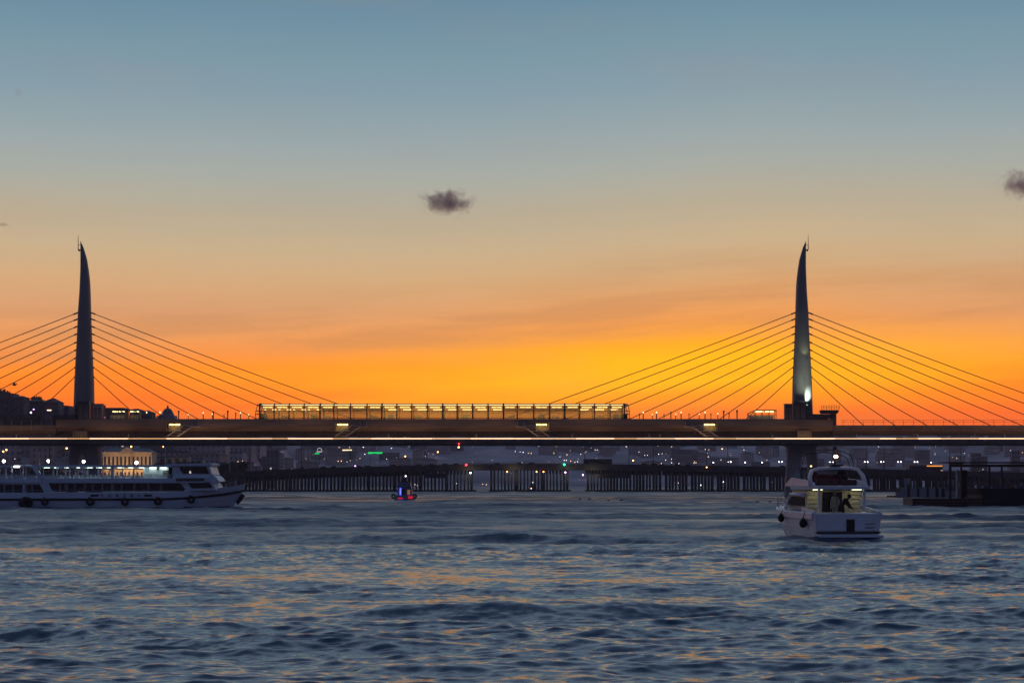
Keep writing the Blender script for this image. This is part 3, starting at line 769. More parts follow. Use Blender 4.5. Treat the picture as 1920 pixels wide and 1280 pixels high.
st = MB(); st.tube([(fx(-150),-3.95,fz(936)),(fx(0),-4.06,fz(936)),(fx(300),-4.06,fz(935.5)),(fx(345),-3.75,fz(933.5)),(fx(385),-3.0,fz(930)),(fx(415),-2.0,fz(926.5)),(fx(440),-.8,fz(922)),(fx(452),-.1,fz(919.5))], .17, 6); st.build('rubbing_strake', M['black'], ferry)
# stem fender
sf = MB(); sf.tube([(fx(449),0,fz(927)),(fx(443),0,fz(936)),(fx(436),0,fz(943))], .30, 8); sf.build('stem_fender', M['black'], ferry)
lc = MB(); lc.prism([(fx(-148),fz(923.5)),(fx(-148),fz(903.6)),(fx(396),fz(903.6)),(fx(403),fz(913)),(fx(405),fz(919))], -3.7, 3.7); lo = lc.build('lower_cabin', M['ferry_white'], ferry)
def fwin(poly, y=-3.72, name='window_band', m='black_glass', par=None, th=.06):
    b = MB(); b.prism([(fx(a),fz(c)) for a,c in poly], y-th, y-.002); return b.build(name, M[m], par or lo)
fwin([(88,907),(90,905.5),(334,905.2),(339,907),(346,916),(345.5,919),(343,920.6),(106,921.2),(101,920),(97,917)])
fwin([(352,904.6),(392,904.6),(394,906),(398.5,914),(361,915),(357,913.5)])
fwin([(46,908),(73,908),(77,910),(81,918),(81,922),(72,925),(46,925)])
fwin([(-60,908),(41,908),(41,925),(-60,925)])
for p in (110,121,138,157,172,190,207,226,250,276,300):
    b = MB(); b.box(fx(p), fx(p)+.22+.25*(p in (121,207)), -3.80, -3.784, fz(920.5), fz(906)); b.build('window_post', M['grey_panel'], lo)
for p in (6,22,47,58): 
    b = MB(); b.box(fx(p), fx(p)+.25, -3.80, -3.784, fz(924.5), fz(908.5)); b.build('window_post', M['grey_panel'], lo)
b = MB(); b.box(fx(-60), fx(345), -3.86, -3.80, fz(918.6)-.03, fz(918.6)+.03); b.build('hand_rail', M['grey_panel'], lo)
ud = MB(); ud.prism([(fx(-150),fz(905)),(fx(-150),fz(896.5)),(fx(330),fz(896.2)),(fx(380),fz(897)),(fx(386),fz(902)),(fx(380),fz(904.4)),(fx(330),fz(905))], -4.02, 4.02)
ud.build('upper_deck', M['ferry_white'], ferry)
nb = MB(); nb.prism([(fx(330),fz(901.5)),(fx(330),fz(896)),(fx(381),fz(895.5)),(fx(383),fz(901.5))], -4.10, -4.03); nbo = nb.build('name_board', M['brown'], ferry)
for k in range(9):
    d_ = MB(); p = 333+k*5.3; d_.lathe([(.10,0),(.16,.1),(.10,.2)], (0,0,0), 8); o = d_.build('board_medallion', M['stone_grey'], nbo); o.location = (fx(p),-4.12,fz(899.5)); 
br = MB(); br.prism([(fx(383),fz(902.5)),(fx(384),fz(889.5)),(fx(399),fz(891)),(fx(405),fz(896)),(fx(409),fz(902)),(fx(402),fz(903))], -3.2, 3.2); br.build('bow_shield', M['ferry_white'], ferry)
wh = MB(); wh.prism([(fx(322),fz(896.1)),(fx(322),fz(873.2)),(fx(391),fz(873.2)),(fx(397),fz(889)),(fx(390),fz(896.1))], -3.5, 3.5); who = wh.build('wheelhouse', M['ferry_white'], ferry)
fwin([(335,874.4),(385,874.4),(391,885),(391,887.6),(342,887.6),(339,884)], -3.52, 'wheelhouse_window', par=who)
b = MB(); b.prism([(fx(354),fz(887)),(fx(354),fz(883)),(fx(356.5),fz(882)),(fx(358),fz(887))], -3.62, -3.585); b.build('chart_lamp', E['win2'], who)
wr = MB(); wr.prism([(fx(300),fz(873)),(fx(312),fz(869.6)),(fx(392),fz(867.8)),(fx(396.5),fz(869)),(fx(395),fz(873)) ], -3.9, 3.9); wr.build('wheelhouse_roof', M['ferry_white'], ferry)
rf = MB(); rf.prism([(fx(60),fz(876)),(fx(60),fz(871.4)),(fx(322),fz(871.4)),(fx(322),fz(875.4))], -4.0, 4.0); rf.build('upper_roof', M['ferry_white'], ferry)
rf = MB(); rf.prism([(fx(-150),fz(875.6)),(fx(-150),fz(873.5)),(fx(28),fz(872)),(fx(42),fz(871)),(fx(58),fz(873.2)),(fx(64),fz(876)),(fx(42),fz(873.2))], -3.8, 3.8); rf.build('aft_awning', M['ferry_white'], ferry)
fn = MB(); fn.prism([(fx(60),fz(876)),(fx(69),fz(876)),(fx(78),fz(890)),(fx(88),fz(898)),(fx(72),fz(898)),(fx(69),fz(890))], -4.12, -3.9); fn.build('side_fin', M['ferry_white'], ferry)
fn = MB(); fn.prism([(fx(72),fz(904)),(fx(90),fz(904)),(fx(98),fz(921)),(fx(82),fz(921))], -3.90, -3.74); fn.build('side_pillar', M['ferry_white'], ferry)
for p, wd in ((-20,2),(10,1),(20,1.6),(41,1.2),(79,1.3),(97,2.4),(104,2.6),(121,1.2),(139,2.6),(160,1.6),(181,1.6),(192,1),(206,6),(228,1.2),(248,1.2)):
    b = MB(); b.box(fx(p), fx(p+wd), -3.5, -3.38, fz(897), fz(875.6)); b.build('deck_post', M['ferry_white'], ferry)
    b = MB(); b.box(fx(p+3), fx(p+3+min(wd,2)), 3.38, 3.5, fz(897), fz(875.6)); b.build('deck_post', M['ferry_white'], ferry)
rl = MB()
for zz in (889.6,892.2,894.6): rl.box(fx(-140), fx(321), -3.96, -3.90, fz(zz)-.035, fz(zz)+.035)
p = -138
while p < 320: rl.box(fx(p), fx(p)+.05, -3.96, -3.90, fz(896.6), fz(889.4)); p += 10.5
rl.build('guard_rail', M['ferry_white'], ferry)
fb = MB(); fb.box(fx(-140), fx(322), 3.85, 3.95, fz(896.6), fz(891)); fb.build('far_bulwark', M['ferry_white'], ferry)
for i in range(22):
    p = 92+i*8.1
    if p > 262: break
    b = MB(); b.box(fx(p), fx(p)+.42, .4, 1.0, fz(896.4), fz(893.3)); b.box(fx(p), fx(p)+.1, .4, 1.0, fz(893.4), fz(890.2)); b.build('bench', M['ferry_white'], ferry)
cb = MB(); cb.box(fx(263), fx(317), -1.6, 3.4, fz(896.4), fz(875.6)); cbo = cb.build('cabin_block', M['ferry_white'], ferry)
b = MB(); b.box(fx(314.5), fx(319.5), -3.4, -1.62, fz(896.2), fz(875.8)); b.build('doorway', M['black_glass'], cbo)
b = MB(); b.box(fx(288), fx(292.5), -1.75, -1.62, fz(880.3), fz(876)); b.build('vent', M['dark_steel'], cbo)
b = MB(); b.box(fx(300), fx(312), -1.72, -1.62, fz(890), fz(881)); b.build('cabin_window', M['grey_panel'], cbo)
for p in (75,95,115,135,155,175,195,215,235,255,275,295):
    b = MB(); b.box(fx(p), fx(p+random.uniform(6,15)), -2.0, -1.6, fz(876)-.035, fz(876)-.002); b.build('ceiling_lamp', E['ferry_tube'], ferry)
b = MB(); b.box(fx(25.5), fx(36), -3.95, -3.8, fz(875.8), fz(873.8)); b.build('deck_lamp', E['white'], ferry)
for p, y, R_ in ((170,940,.50),(235,940,.48),(297,939,.48),(358,936,.46),(85,940,.46)):
    b = MB(); yy = -4.35 if p < 340 else -3.75; b.torus((fx(p),yy,fz(y)), R_*.8, R_*.36, 14, 8); b.tube([(fx(p)-.3,yy+.2,fz(y)+.3),(fx(p)-.2,yy+.2,fz(y-9))], .05, 5); b.build('tyre_fender', M['black'], ferry)
b = MB(); b.torus((fx(49),-4.5,fz(943)), .55, .36, 18, 8); b.torus((fx(53),-4.8,fz(942)), .5, .32, 18, 8); b.box(fx(43),fx(58),-4.4,-4.05,fz(950),fz(933)); b.build('tyre_cluster', M['black'], ferry)
for p0, p1 in ((169,186),(270,286)):
    b = MB(); b.prism([(fx(p0),fz(929.5)),(fx(p0+2),fz(926.3)),(fx(p1),fz(926.3)),(fx(p1-1),fz(928)),(fx(p1-2.5),fz(930.3)),(fx(p0+1),fz(930.3))], -4.10, -4.03); b.build('hull_emblem', M['ferry_blue'], ferry)
def text_mesh(chars, size, name, m, parent, yy, depth=.01):
    vs = MB()
    for ch, p, zb_ in chars:
        cu = bpy.data.curves.new('letter', 'FONT'); cu.body = ch; cu.size = size; cu.extrude = depth; cu.align_x = 'CENTER'
        o = bpy.data.objects.new('letter', cu); COL.objects.link(o)
        dg = bpy.context.evaluated_depsgraph_get(); me = bpy.data.meshes.new_from_object(o.evaluated_get(dg))
        vs.add([(v.co.x+p, yy-v.co.z, v.co.y+zb_) for v in me.vertices], [tuple(q.vertices) for q in me.polygons])
        bpy.data.objects.remove(o); bpy.data.curves.remove(cu); bpy.data.meshes.remove(me)
    return vs.build(name, m, parent)
text_mesh([(c, fx(p), fz(931.2)) for c, p in zip('TURYOL', (191.5,206,220,234,247.5,261.5))], .56, 'lettering', M['ferry_blue'], ferry, -4.10, .05)
# bow rail
b = MB(); pr_ = [(fx(404),-2.5,fz(914.6)),(fx(425),-1.6,fz(911.5)),(fx(446),-.5,fz(908.6)),(fx(452),0,fz(907))]
b.tube([(x,y,z+.75) for x,y,z in pr_], .035, 5)
for x,y,z in pr_: b.tube([(x,y,z-.1),(x,y,z+.75)], .03, 5)
b.build('bow_rail', M['grey_panel'], ferry)
def point(loc, e, c, r=.2):
    l = bpy.data.lights.new('point', 'POINT'); l.energy = e; l.color = c; l.shadow_soft_size = r; l.specular_factor = 0
    o = bpy.data.objects.new('point', l); COL.objects.link(o); o.location = loc; return o

# ------------------------------------------------------------------ people
def person(label, pose, clothes, loc, rz=0, hair='hair', scale=1.0, group=None):
    # skeleton per pose: x right, y forward, z up, origin between the feet (or below the seat)
    if pose == 'stand': J = dict(pel=(0,0,.95),chest=(0,.02,1.30),neck=(0,.01,1.48),head=(0,.03,1.62),ls=(-.19,0,1.40),rs=(.19,0,1.40),le=(-.24,.02,1.12),re=(.24,.02,1.12),lw=(-.22,.14,.90),rw=(.22,.14,.90),lk=(-.10,.02,.50),rk=(.10,.03,.50),la=(-.11,-.02,.08),ra=(.11,0,.08),lt=(-.12,.14,.04),rt=(.12,.16,.04))
    elif pose == 'lean': J = dict(pel=(-.04,-.1,.92),chest=(.10,.10,1.22),neck=(.18,.22,1.36),head=(.22,.31,1.47),ls=(-.06,.10,1.34),rs=(.30,.14,1.28),le=(-.06,.24,1.02),re=(.38,.28,.98),lw=(.04,.40,.84),rw=(.34,.44,.82),lk=(-.14,.04,.50),rk=(.06,.0,.50),la=(-.18,-.06,.08),ra=(.08,-.16,.08),lt=(-.20,.10,.04),rt=(.09,0,.04))
    else: J = dict(pel=(0,0,.50),chest=(0,-.03,.84),neck=(0,-.01,1.02),head=(0,.03,1.16),ls=(-.19,-.02,.94),rs=(.19,-.02,.94),le=(-.25,.06,.68),re=(.25,.06,.68),lw=(-.16,.30,.60),rw=(.16,.30,.60),lk=(-.12,.44,.50),rk=(.12,.44,.50),la=(-.12,.46,.08),ra=(.12,.46,.08),lt=(-.12,.62,.04),rt=(.12,.62,.04))
    names = list(J); vs = [Vector(J[n]) for n in names]
    R_ = dict(pel=.175,chest=.185,neck=.062,head=.055,ls=.085,rs=.085,le=.06,re=.06,lw=.04,rw=.04,lk=.085,rk=.085,la=.06,ra=.06,lt=.04,rt=.04); rad = [R_[n] for n in names]
    ix = {n: i for i, n in enumerate(names)}
    ed = [(ix[a],ix[b]) for a,b in (('pel','chest'),('chest','neck'),('neck','head'),('chest','ls'),('chest','rs'),('ls','le'),('rs','re'),('le','lw'),('re','rw'),('lk','la'),('rk','ra'),('la','lt'),('ra','rt'))]
    for sd in 'lr':
        hip = Vector(J['pel']) + Vector(((-.1 if sd == 'l' else .1), .02, -.04)); vs.append(hip); rad.append(.125)
        ed += [(ix['pel'], len(vs)-1), (len(vs)-1, ix[sd+'k'])]
        wv, ev = Vector(J[sd+'w']), Vector(J[sd+'e']); dr = (wv-ev).normalized()
        side = dr.cross(Vector((0,0,1))).normalized(); palm = wv + dr*.08; vs.append(palm); rad.append(.030); pi_ = len(vs)-1; ed.append((ix[sd+'w'], pi_))
        for k, ln in enumerate((.065,.078,.072,.055)):
            a = palm + side*(k-1.5)*.021 + dr*.02; vs += [a, a+dr*ln*.55, a+dr*ln*.85-Vector((0,0,.03))]; rad += [.0095,.0085,.0075]; n_ = len(vs)
            ed += [(pi_, n_-3), (n_-3, n_-2), (n_-2, n_-1)]
        a = wv + dr*.03 + side*(.03 if sd == 'l' else -.03); vs += [a, a+dr*.05+side*(.02 if sd == 'l' else -.02)]; rad += [.010,.009]; n_ = len(vs); ed += [(ix[sd+'w'], n_-2), (n_-2, n_-1)]
    me = bpy.data.meshes.new('person'); me.from_pydata([tuple(v) for v in vs], ed, [])
    o = bpy.data.objects.new('person', me); COL.objects.link(o)
    md = o.modifiers.new('skin', 'SKIN'); sv = me.skin_vertices[0].data
    for i, r in enumerate(rad): sv[i].radius = (r, r*(.78 if i in (ix['pel'],ix['chest']) else 1))
    sv[ix['pel']].use_root = True
    sb = o.modifiers.new('subsurf', 'SUBSURF'); sb.levels = 1; sb.render_levels = 1
    dg = bpy.context.evaluated_depsgraph_get(); dg.update(); nm = bpy.data.meshes.new_from_object(o.evaluated_get(dg))
    bpy.data.objects.remove(o); bpy.data.meshes.remove(me); nm.name = 'person'
    hd = Vector(J['head'])
    body = bpy.data.objects.new('person', nm); COL.objects.link(body)
    # head with brow, nose, mouth and ears, merged into the body mesh
    b = MB(); b.sphere(hd+Vector((0,.01,.06)), .105, 14, 10, (.82,.98,1.18)); b.sphere(hd+Vector((0,.105,.045)), .022, 6, 5, (.8,1.2,1.3))
    b.sphere(hd+Vector((0,.088,-.005)), .03, 8, 5, (1.1,.6,.35)); b.sphere(hd+Vector((0,.06,-.04)), .045, 8, 6, (.9,1,.8))
    for sx_ in (-1,1): b.sphere(hd+Vector((sx_*.088,.0,.05)), .026, 6, 5, (.4,.9,1.2)); b.sphere(hd+Vector((sx_*.035,.092,.072)), .016, 6, 5)
    import bmesh
    bm = bmesh.new(); bm.from_mesh(nm); nb_ = len(bm.verts); hv = [bm.verts.new(v) for v in b.v]
    for f_ in b.f:
        q = bm.faces.new([hv[i] for i in f_]); q.material_index = 1; q.smooth = True
    bm.faces.ensure_lookup_table()
    wr_ = [Vector(J['lw']), Vector(J['rw'])]
    for f_ in bm.faces:
        c_ = f_.calc_center_median()
        if f_.material_index == 0:
            f_.smooth = True
            if any((c_-q).length < .16 and (c_-Vector(J[e])).length > (q-Vector(J[e])).length-.02 for q, e in zip(wr_, ('le','re'))) or (c_-hd).length < .1: f_.material_index = 1
    bm.to_mesh(nm); bm.free(); nm.materials.clear(); nm.materials.append(M[clothes]); nm.materials.append(M['skin'])
    hm = MB(); hm.sphere(hd+Vector((0,-.012,.088)), .108, 12, 8, (.86,.98,1.0)); hm.build('hair', M[hair], body)
    body.location = loc; body.rotation_euler = (0,0,rz); body.scale = (scale,)*3
    return tag(body, label, 'person', group)

# ------------------------------------------------------------------ motor yacht
YX, YY_, YAW = X(1590,120), 120.0, math.radians(7.5)
yacht = thing('motor_yacht', 'white motor yacht with flybridge seen from its stern, cockpit lit yellow', 'yacht', (YX,YY_,0), YAW)
def hs_(y, hb, zd, hw, flare=.0, zk=-.5):
    return [(-hb,y,zd),(-hb*1.0-.0,y,zd-.38),(-(hb*.6+hw*.4),y,.75),(-hw,y,.12),(-hw*.5,y,zk),(hw*.5,y,zk),(hw,y,.12),(hb*.6+hw*.4,y,.75),(hb,y,zd-.38),(hb,y,zd)]
h = MB()
h.loft([hs_(0,2.02,1.58,1.85),hs_(.25,2.08,1.60,1.92),hs_(3,2.16,1.62,1.98),hs_(6,2.18,1.66,1.9),hs_(8.5,1.98,1.74,1.5),hs_(10.5,1.5,1.84,.95),hs_(12.2,.8,1.92,.4),hs_(13.4,.12,1.98,.05,zk=.1)])
h.build('hull', M['white_paint'], yacht)
gw = MB()
for s_ in (-1,1): gw.loft([[(s_*(a+.02),y,z-.40),(s_*(a+.10),y,z-.36),(s_*(a+.10),y,z-.02),(s_*(a-.05),y,z+.05),(s_*(a-.12),y,z-.40)] for a,y,z in ((2.08,.2,1.60),(2.16,3,1.62),(2.18,6,1.66),(1.98,8.5,1.74),(1.5,10.5,1.84),(.82,12.2,1.92),(.15,13.35,1.98))])
gw.build('gunwale', M['white_paint'], yacht)
tr = MB(); tr.box(-1.9,1.9,-.06,-.01,.56,1.56); tr.build('transom', M['white_paint'], yacht, bevel=.02)
b = MB(); b.box(-.12,.38,-.10,-.065,.52,1.24); b.build('transom_door', M['black_glass'], yacht)
b = MB(); b.box(1.05,1.60,-.12,-.065,.95,.985); b.build('transom_handle', M['cloth_grey'], yacht)
b = MB(); b.box(1.05,1.60,-.10,-.065,.72,.76); b.build('transom_vent', M['dark_steel'], yacht)
b = MB(); b.box(-1.97,1.97,-.12,-.0,.40,.50); b.build('rubbing_strip', M['black'], yacht)
b = MB(); b.prismx([(-.75,.16),(-.75,.30),(-.02,.36),(-.02,.12)], -1.95, 1.95); b.build('swim_platform', M['white_paint'], yacht, bevel=.03)
b = MB(); b.box(-1.92,1.92,-.5,3,-.3,.10); b.build('boot_top', M['black'], yacht)
b = MB(); b.box(-2.0,2.0,.15,3.1,1.02,1.08); b.build('cockpit_sole', M['cream'], yacht)
# saloon with aft bulkhead, door, side windows
sa = MB(); sa.loft([[(-1.72,3.0,1.05),(-1.60,3.0,2.95),(1.60,3.0,2.95),(1.72,3.0,1.05)],[(-1.78,6.5,1.05),(-1.55,6.5,2.98),(1.55,6.5,2.98),(1.78,6.5,1.05)],[(-1.62,8.4,1.2),(-1.30,7.6,2.92),(1.30,7.6,2.92),(1.62,8.4,1.2)],[(-1.2,9.9,1.5),(-1.1,8.7,2.35),(1.1,8.7,2.35),(1.2,9.9,1.5)]])
sao = sa.build('saloon', M['cream'], yacht)
for k in range(7):
    b = MB(); z_ = 1.12+k*.26; b.box(-1.70,-.78,2.94,2.99,z_,z_+.19); b.build('louvre', M['cream'], sao)
    if k < 7: b = MB(); b.box(.95,1.68,2.94,2.99,z_,z_+.19); b.build('louvre', M['cream'], sao)
b = MB(); b.box(-.72,-.12,2.93,2.99,1.10,2.85); b.build('saloon_door', M['black_glass'], sao)
b = MB(); b.box(-.04,.52,2.93,2.99,1.35,2.85); b.build('saloon_window', M['black_glass'], sao)
for s_ in (-1,1):
    b = MB(); pts = [(3.5,2.0),(3.6,2.5),(6.6,2.58),(7.4,2.02)]
    b.add([(s_*(1.80-(z-1.05)*.10+.0),y,z) for y,z in pts]+[(s_*(1.70-(z-1.05)*.10),y,z) for y,z in pts], [(0,1,2,3),(7,6,5,4),(0,4,5,1),(1,5,6,2),(2,6,7,3),(3,7,4,0)]); b.build('side_window', M['yacht_glass'], sao)
    b = MB(); b.tube([(s_*1.80,3.2,2.62),(s_*1.72,6.6,2.72),(s_*1.55,7.9,2.1),(s_*1.5,8.7,1.75)], .07, 6); b.build('window_brow', M['white_paint'], sao)
for s_ in (-1,1):
    for zz, y0_, y1_ in ((1.30,3.1,8.6),(1.55,3.1,8.3),(1.80,3.1,7.9),(2.75,3.0,7.4)):
        b = MB(); xo = 1.80-(zz-1.05)*.09; b.tube([(s_*(xo+.01),y0_,zz),(s_*(xo+.05),6.2,zz),(s_*(xo-.22),y1_,zz-.04)], .045, 6); b.build('side_moulding', M['white_paint'], sao)
for s_ in (-1,1):        # cockpit coamings and seats
    b = MB(); b.prismx([(.15,1.5),(.15,1.72),(2.9,1.95),(2.9,1.5)], s_*1.98-.06, s_*1.98+.06); b.build('coaming', M['white_paint'], yacht)
b = MB(); b.box(-1.7,1.7,.2,.62,1.08,1.50); b.build('cockpit_seat', M['cream'], yacht, bevel=.03)
# flybridge
fb = MB(); fb.loft([[(-1.55,.7,3.02),(-1.62,.7,3.20),(1.62,.7,3.20),(1.55,.7,3.02)],[(-1.75,3.2,3.0),(-1.82,3.2,3.24),(1.82,3.2,3.24),(1.75,3.2,3.0)],[(-1.62,6.8,2.99),(-1.70,6.8,3.26),(1.70,6.8,3.26),(1.62,6.8,2.99)],[(-1.2,8.2,2.97),(-1.25,8.2,3.2),(1.25,8.2,3.2),(1.2,8.2,2.97)]])
fbo = fb.build('flybridge', M['white_paint'], yacht)
for s_ in (-1,1):
    b = MB(); b.prismx([(1.4,3.22),(1.6,3.42),(4.0,3.62),(6.6,3.72),(8.0,3.3),(8.0,3.2)], s_*1.62-.05, s_*1.62+.05); b.build('flybridge_side', M['white_paint'], fbo)
    b = MB(); b.box(s_*1.40-.06, s_*1.40+.06, 1.2, 1.36, 1.7, 3.03); b.build('flybridge_post', M['white_paint'], yacht)
b = MB(); b.box(-1.3,1.35,3.9,4.4,3.26,3.62); b.box(-1.3,1.35,4.4,4.55,3.26,3.95); b.build('flybridge_sofa', M['seat'], yacht, bevel=.04)
b = MB(); b.box(-1.25,.1,2.3,2.5,3.25,3.62); b.box(.35,1.3,2.4,2.6,3.25,3.60); b.build('flybridge_seat', M['seat'], yacht, bevel=.04)
b = MB(); b.box(-.45,.55,6.0,6.4,3.26,4.05); b.build('helm_console', M['navy'], yacht, bevel=.05)
b = MB(); b.add([(-1.5,7.0,3.7),(1.5,7.0,3.7),(1.35,6.6,4.15),(-1.35,6.6,4.15)], [(0,1,2,3)]); b.build('windscreen', M['wet_glass'], yacht)
ar = MB()          # radar arch
for y0_, r_ in ((2.6,.10),(2.9,.08)):
    ar.tube([(-1.72,y0_-.7,3.2),(-1.66,y0_-.3,3.8),(-1.45,y0_,4.15),(-1.0,y0_+.1,4.27),(0,y0_+.1,4.32),(1.0,y0_+.1,4.30),(1.45,y0_,4.20),(1.66,y0_-.3,3.85),(1.72,y0_-.7,3.2)], r_, 8)
ar.build('radar_arch', M['white_paint'], yacht)
bi = MB()
for y0_, zt_ in ((4.2,5.45),(5.0,5.30)):
    bi.tube([(-1.6,4.4,3.6),(-1.62,y0_,zt_-.75),(-1.45,y0_,zt_-.28),(-.9,y0_,zt_-.06),(0,y0_,zt_),(.9,y0_,zt_-.10),(1.45,y0_,zt_-.34),(1.62,y0_,zt_-.8),(1.6,4.4,3.6)], .028, 6)
bi.build('bimini_frame', M['dark_steel'], yacht)
ms = MB(); ms.tube([(0,2.7,4.3),(0,2.7,5.65)], .05, 6); ms.box(-.3,.3,2.5,2.9,4.42,4.52); ms.tube([(-.35,2.7,4.72),(.35,2.7,4.72)], .03, 5); ms.lathe([(.0,0),(.14,.05),(.12,.28),(0,.3)], (0,2.7,5.30), 8)
mso = ms.build('mast', M['dark_steel'], yacht)
b = MB(); b.sphere((.03,2.6,5.0), .105, 10, 8, (1.3,1,.9)); b.build('mast_light', E['mast'], mso)
b = MB(); b.sphere((-1.52,2.6,4.42), .06, 8, 6); b.build('side_light', E['warm'], mso)
# rails around the bow, fenders
rl = MB()
for s_ in (-1,1):
    pts = [(s_*2.10,3.4,1.66),(s_*2.12,6,1.70),(s_*1.95,8.5,1.78),(s_*1.48,10.5,1.88),(s_*.8,12.2,1.96),(s_*.12,13.6,2.02)]
    for hh in (.33,.66): rl.tube([(x,y,z+hh*min(1,.3+i*.35)) for i,(x,y,z) in enumerate(pts)], .022, 5)
    for i,(x,y,z) in enumerate(pts): rl.tube([(x,y,z-.02),(x,y,z+.66*min(1,.3+i*.35))], .018, 5)
rl.build('bow_rail', M['grey_panel'], yacht)
def fender(x, y, z, r):
    b = MB(); b.lathe([(.02,-r*1.25),(r*.7,-r*.95),(r,-r*.3),(r,.25*r),(r*.62,r*.95),(r*.2,r*1.35),(.03,r*1.5)], (x,y,z), 14); b.tube([(x,y,z+r*1.4),(x+.12,y,1.75)], .02, 5); b.build('fender', M['black'], yacht)
fender(-2.36, 6.4, 1.22, .21); fender(-2.30, 1.6, .98, .23)
for q in (-1.2, 1.25):
    b = MB(); b.box(q-.28, q+.28, 2.2, 2.4, 2.98, 3.0); b.build('cockpit_lamp', E['cockpit'], yacht)
def ylocal(x, y, z): return tuple(Matrix.Translation((YX,YY_,0)) @ Matrix.Rotation(YAW,4,'Z') @ Vector((x,y,z)))
person('person in black leaning forward in the lit yacht cockpit', 'lean', 'cloth_black', ylocal(.22,1.7,1.08), YAW-PI/2)
person('person in grey standing inside the cockpit behind the leaning one', 'stand', 'cloth_grey', ylocal(-.02,2.6,1.08), YAW+2.6)
person('person in maroon seated at the left side of the yacht flybridge', 'sit', 'cloth_red', ylocal(-1.0,4.1,3.16), YAW+PI*.9)
person('person in black seated at the right side of the yacht flybridge, head above the arch', 'sit', 'cloth_black', ylocal(.85,4.1,3.22), YAW+PI)
person('person in grey standing at the yacht helm console', 'sit', 'cloth_grey', ylocal(.05,5.5,3.05), YAW)['label'] = 'person in grey seated at the helm console of the yacht'

# ------------------------------------------------------------------ patrol boat under the bridge
DP = 402.0
pb = thing('patrol_boat', 'small dark patrol boat seen from astern with a vertical blue light strip and red lamps', 'patrol boat', (X(757,DP), DP, 0))
px_ = lambda p: (p-757)*DP/F
pz_ = lambda p: Z(p,DP)
def phs(y, hb, zd, hw): return [(-hb,y,zd),(-hw,y,0),(-hw*.5,y,-.5),(hw*.5,y,-.5),(hw,y,0),(hb,y,zd)]
b = MB(); b.loft([phs(0,2.05,1.0,1.9),phs(4,2.2,1.1,2.0),phs(8,1.5,1.4,1.0),phs(10.5,.15,1.7,.05)]); b.build('hull', mat('patrol_hull', (.22,.27,.36), .4), pb)
b = MB(); b.torus((px_(738),.4,.75), .38, .16, 12, 6); b.torus((px_(777),.4,.75), .38, .16, 12, 6); b.build('tyre_fender', M['black'], pb)
b = MB(); b.prism([(px_(744),pz_(931)),(px_(745),pz_(914)),(px_(770),pz_(914)),(px_(772),pz_(931))], 1.6, 6); M['patrol'] = mat('patrol_cabin', (.13,.16,.24), .4); b.build('cabin', M['patrol'], pb)
b = MB(); b.box(px_(752),px_(759),1.52,1.59,pz_(930),pz_(917)); b.build('doorway', M['black_glass'], pb)
b = MB(); b.prism([(px_(743),pz_(914)),(px_(746),pz_(904)),(px_(768),pz_(904)),(px_(771),pz_(914))], 1.0, 4.5); b.build('upper_helm', M['patrol'], pb)
b = MB(); b.box(px_(746),px_(768),.9,4.6,pz_(903.9),pz_(902.4)); b.build('roof', M['navy'], pb)
b = MB(); b.prism([(px_(753),pz_(902.4)),(px_(755),pz_(896)),(px_(760),pz_(896)),(px_(763),pz_(902.4))], 2, 3); b.tube([(px_(759),2.5,pz_(896)),(px_(759),2.5,pz_(890))], .06, 6); b.build('mast', M['dark_steel'], pb)
b = MB(); b.sphere((px_(759.5),2.4,pz_(892)), .16, 8, 6); b.build('mast_light', E['far_white'], pb)
b = MB(); b.box(px_(748.8),px_(751.2),1.4,1.55,pz_(931),pz_(914.5)); b.build('blue_light_strip', E['blue'], pb)
b = MB(); b.box(px_(765.5),px_(774),-.08,-.02,pz_(934.2),pz_(929.5)); rg_ = emit('red_glow', (1,.02,.07), .55); b.build('red_lamp', rg_, pb); b = MB(); b.box(px_(746),px_(755),-.08,-.02,pz_(935),pz_(932.5)); b.build('red_lamp', rg_, pb)
b = MB(); b.box(px_(763),px_(768),1.5,1.58,pz_(927),pz_(918)); b.build('lit_window', E['dimwin'], pb)

# ------------------------------------------------------------------ floating docks at the right
DB = 287.0
qx = lambda p, d=DB: X(p,d)
qz = lambda p, d=DB: Z(p,d)
dock = thing('floating_dock', 'low brown timber edged floating dock lying left of the black barge', 'dock', (qx(1776),DB,0))
o_ = qx(1776)
b = MB(); b.box(qx(1711)-o_, qx(1842)-o_-.05, 0, 7, -.4, qz(933.5)); b.build('hull', M['brown'], dock)
for zz in (936.5,942,946.5): b = MB(); b.box(qx(1711)-o_-.05, qx(1842)-o_-.06, -.14, -.002, qz(zz)-.1, qz(zz)+.1); b.build('fender_beam', M['red_steel'], dock)
b = MB(); b.tube([(qx(1813)-o_,-.3,-.3),(qx(1813)-o_,-.3,qz(928))], .14, 8); b.tube([(qx(1809)-o_,-.2,qz(932)),(qx(1817)-o_,-.2,qz(931))], .1, 6); b.build('mooring_post', M['dark_steel'], dock)
D2 = 470.0
pbg = thing('moored_barge', 'grey panelled barge moored behind the brown dock', 'barge', (X(1750,D2),D2,0)); o2 = X(1750,D2)
b = MB(); b.box(X(1676,D2)-o2, X(1832,D2)-o2, 0, 9, -.4, Z(930.5,D2)+.2); b.box(X(1692,D2)-o2, X(1830,D2)-o2, .3, 8, Z(931,D2), Z(914,D2)); b.build('hull', M['water_rust'], pbg)
for a, c, y in ((1679,1688,921),(1689,1701,913),(1707,1719,913),(1724,1737,913),(1742,1754,913.4),(1760,1765,913),(1772,1793,915),(1800,1817,912.5)):
    b = MB(); b.box(X(a,D2)-o2, X(c,D2)-o2, -.05, .28, Z(932,D2), Z(y,D2)); b.build('side_panel', M['grey_panel'], pbg)
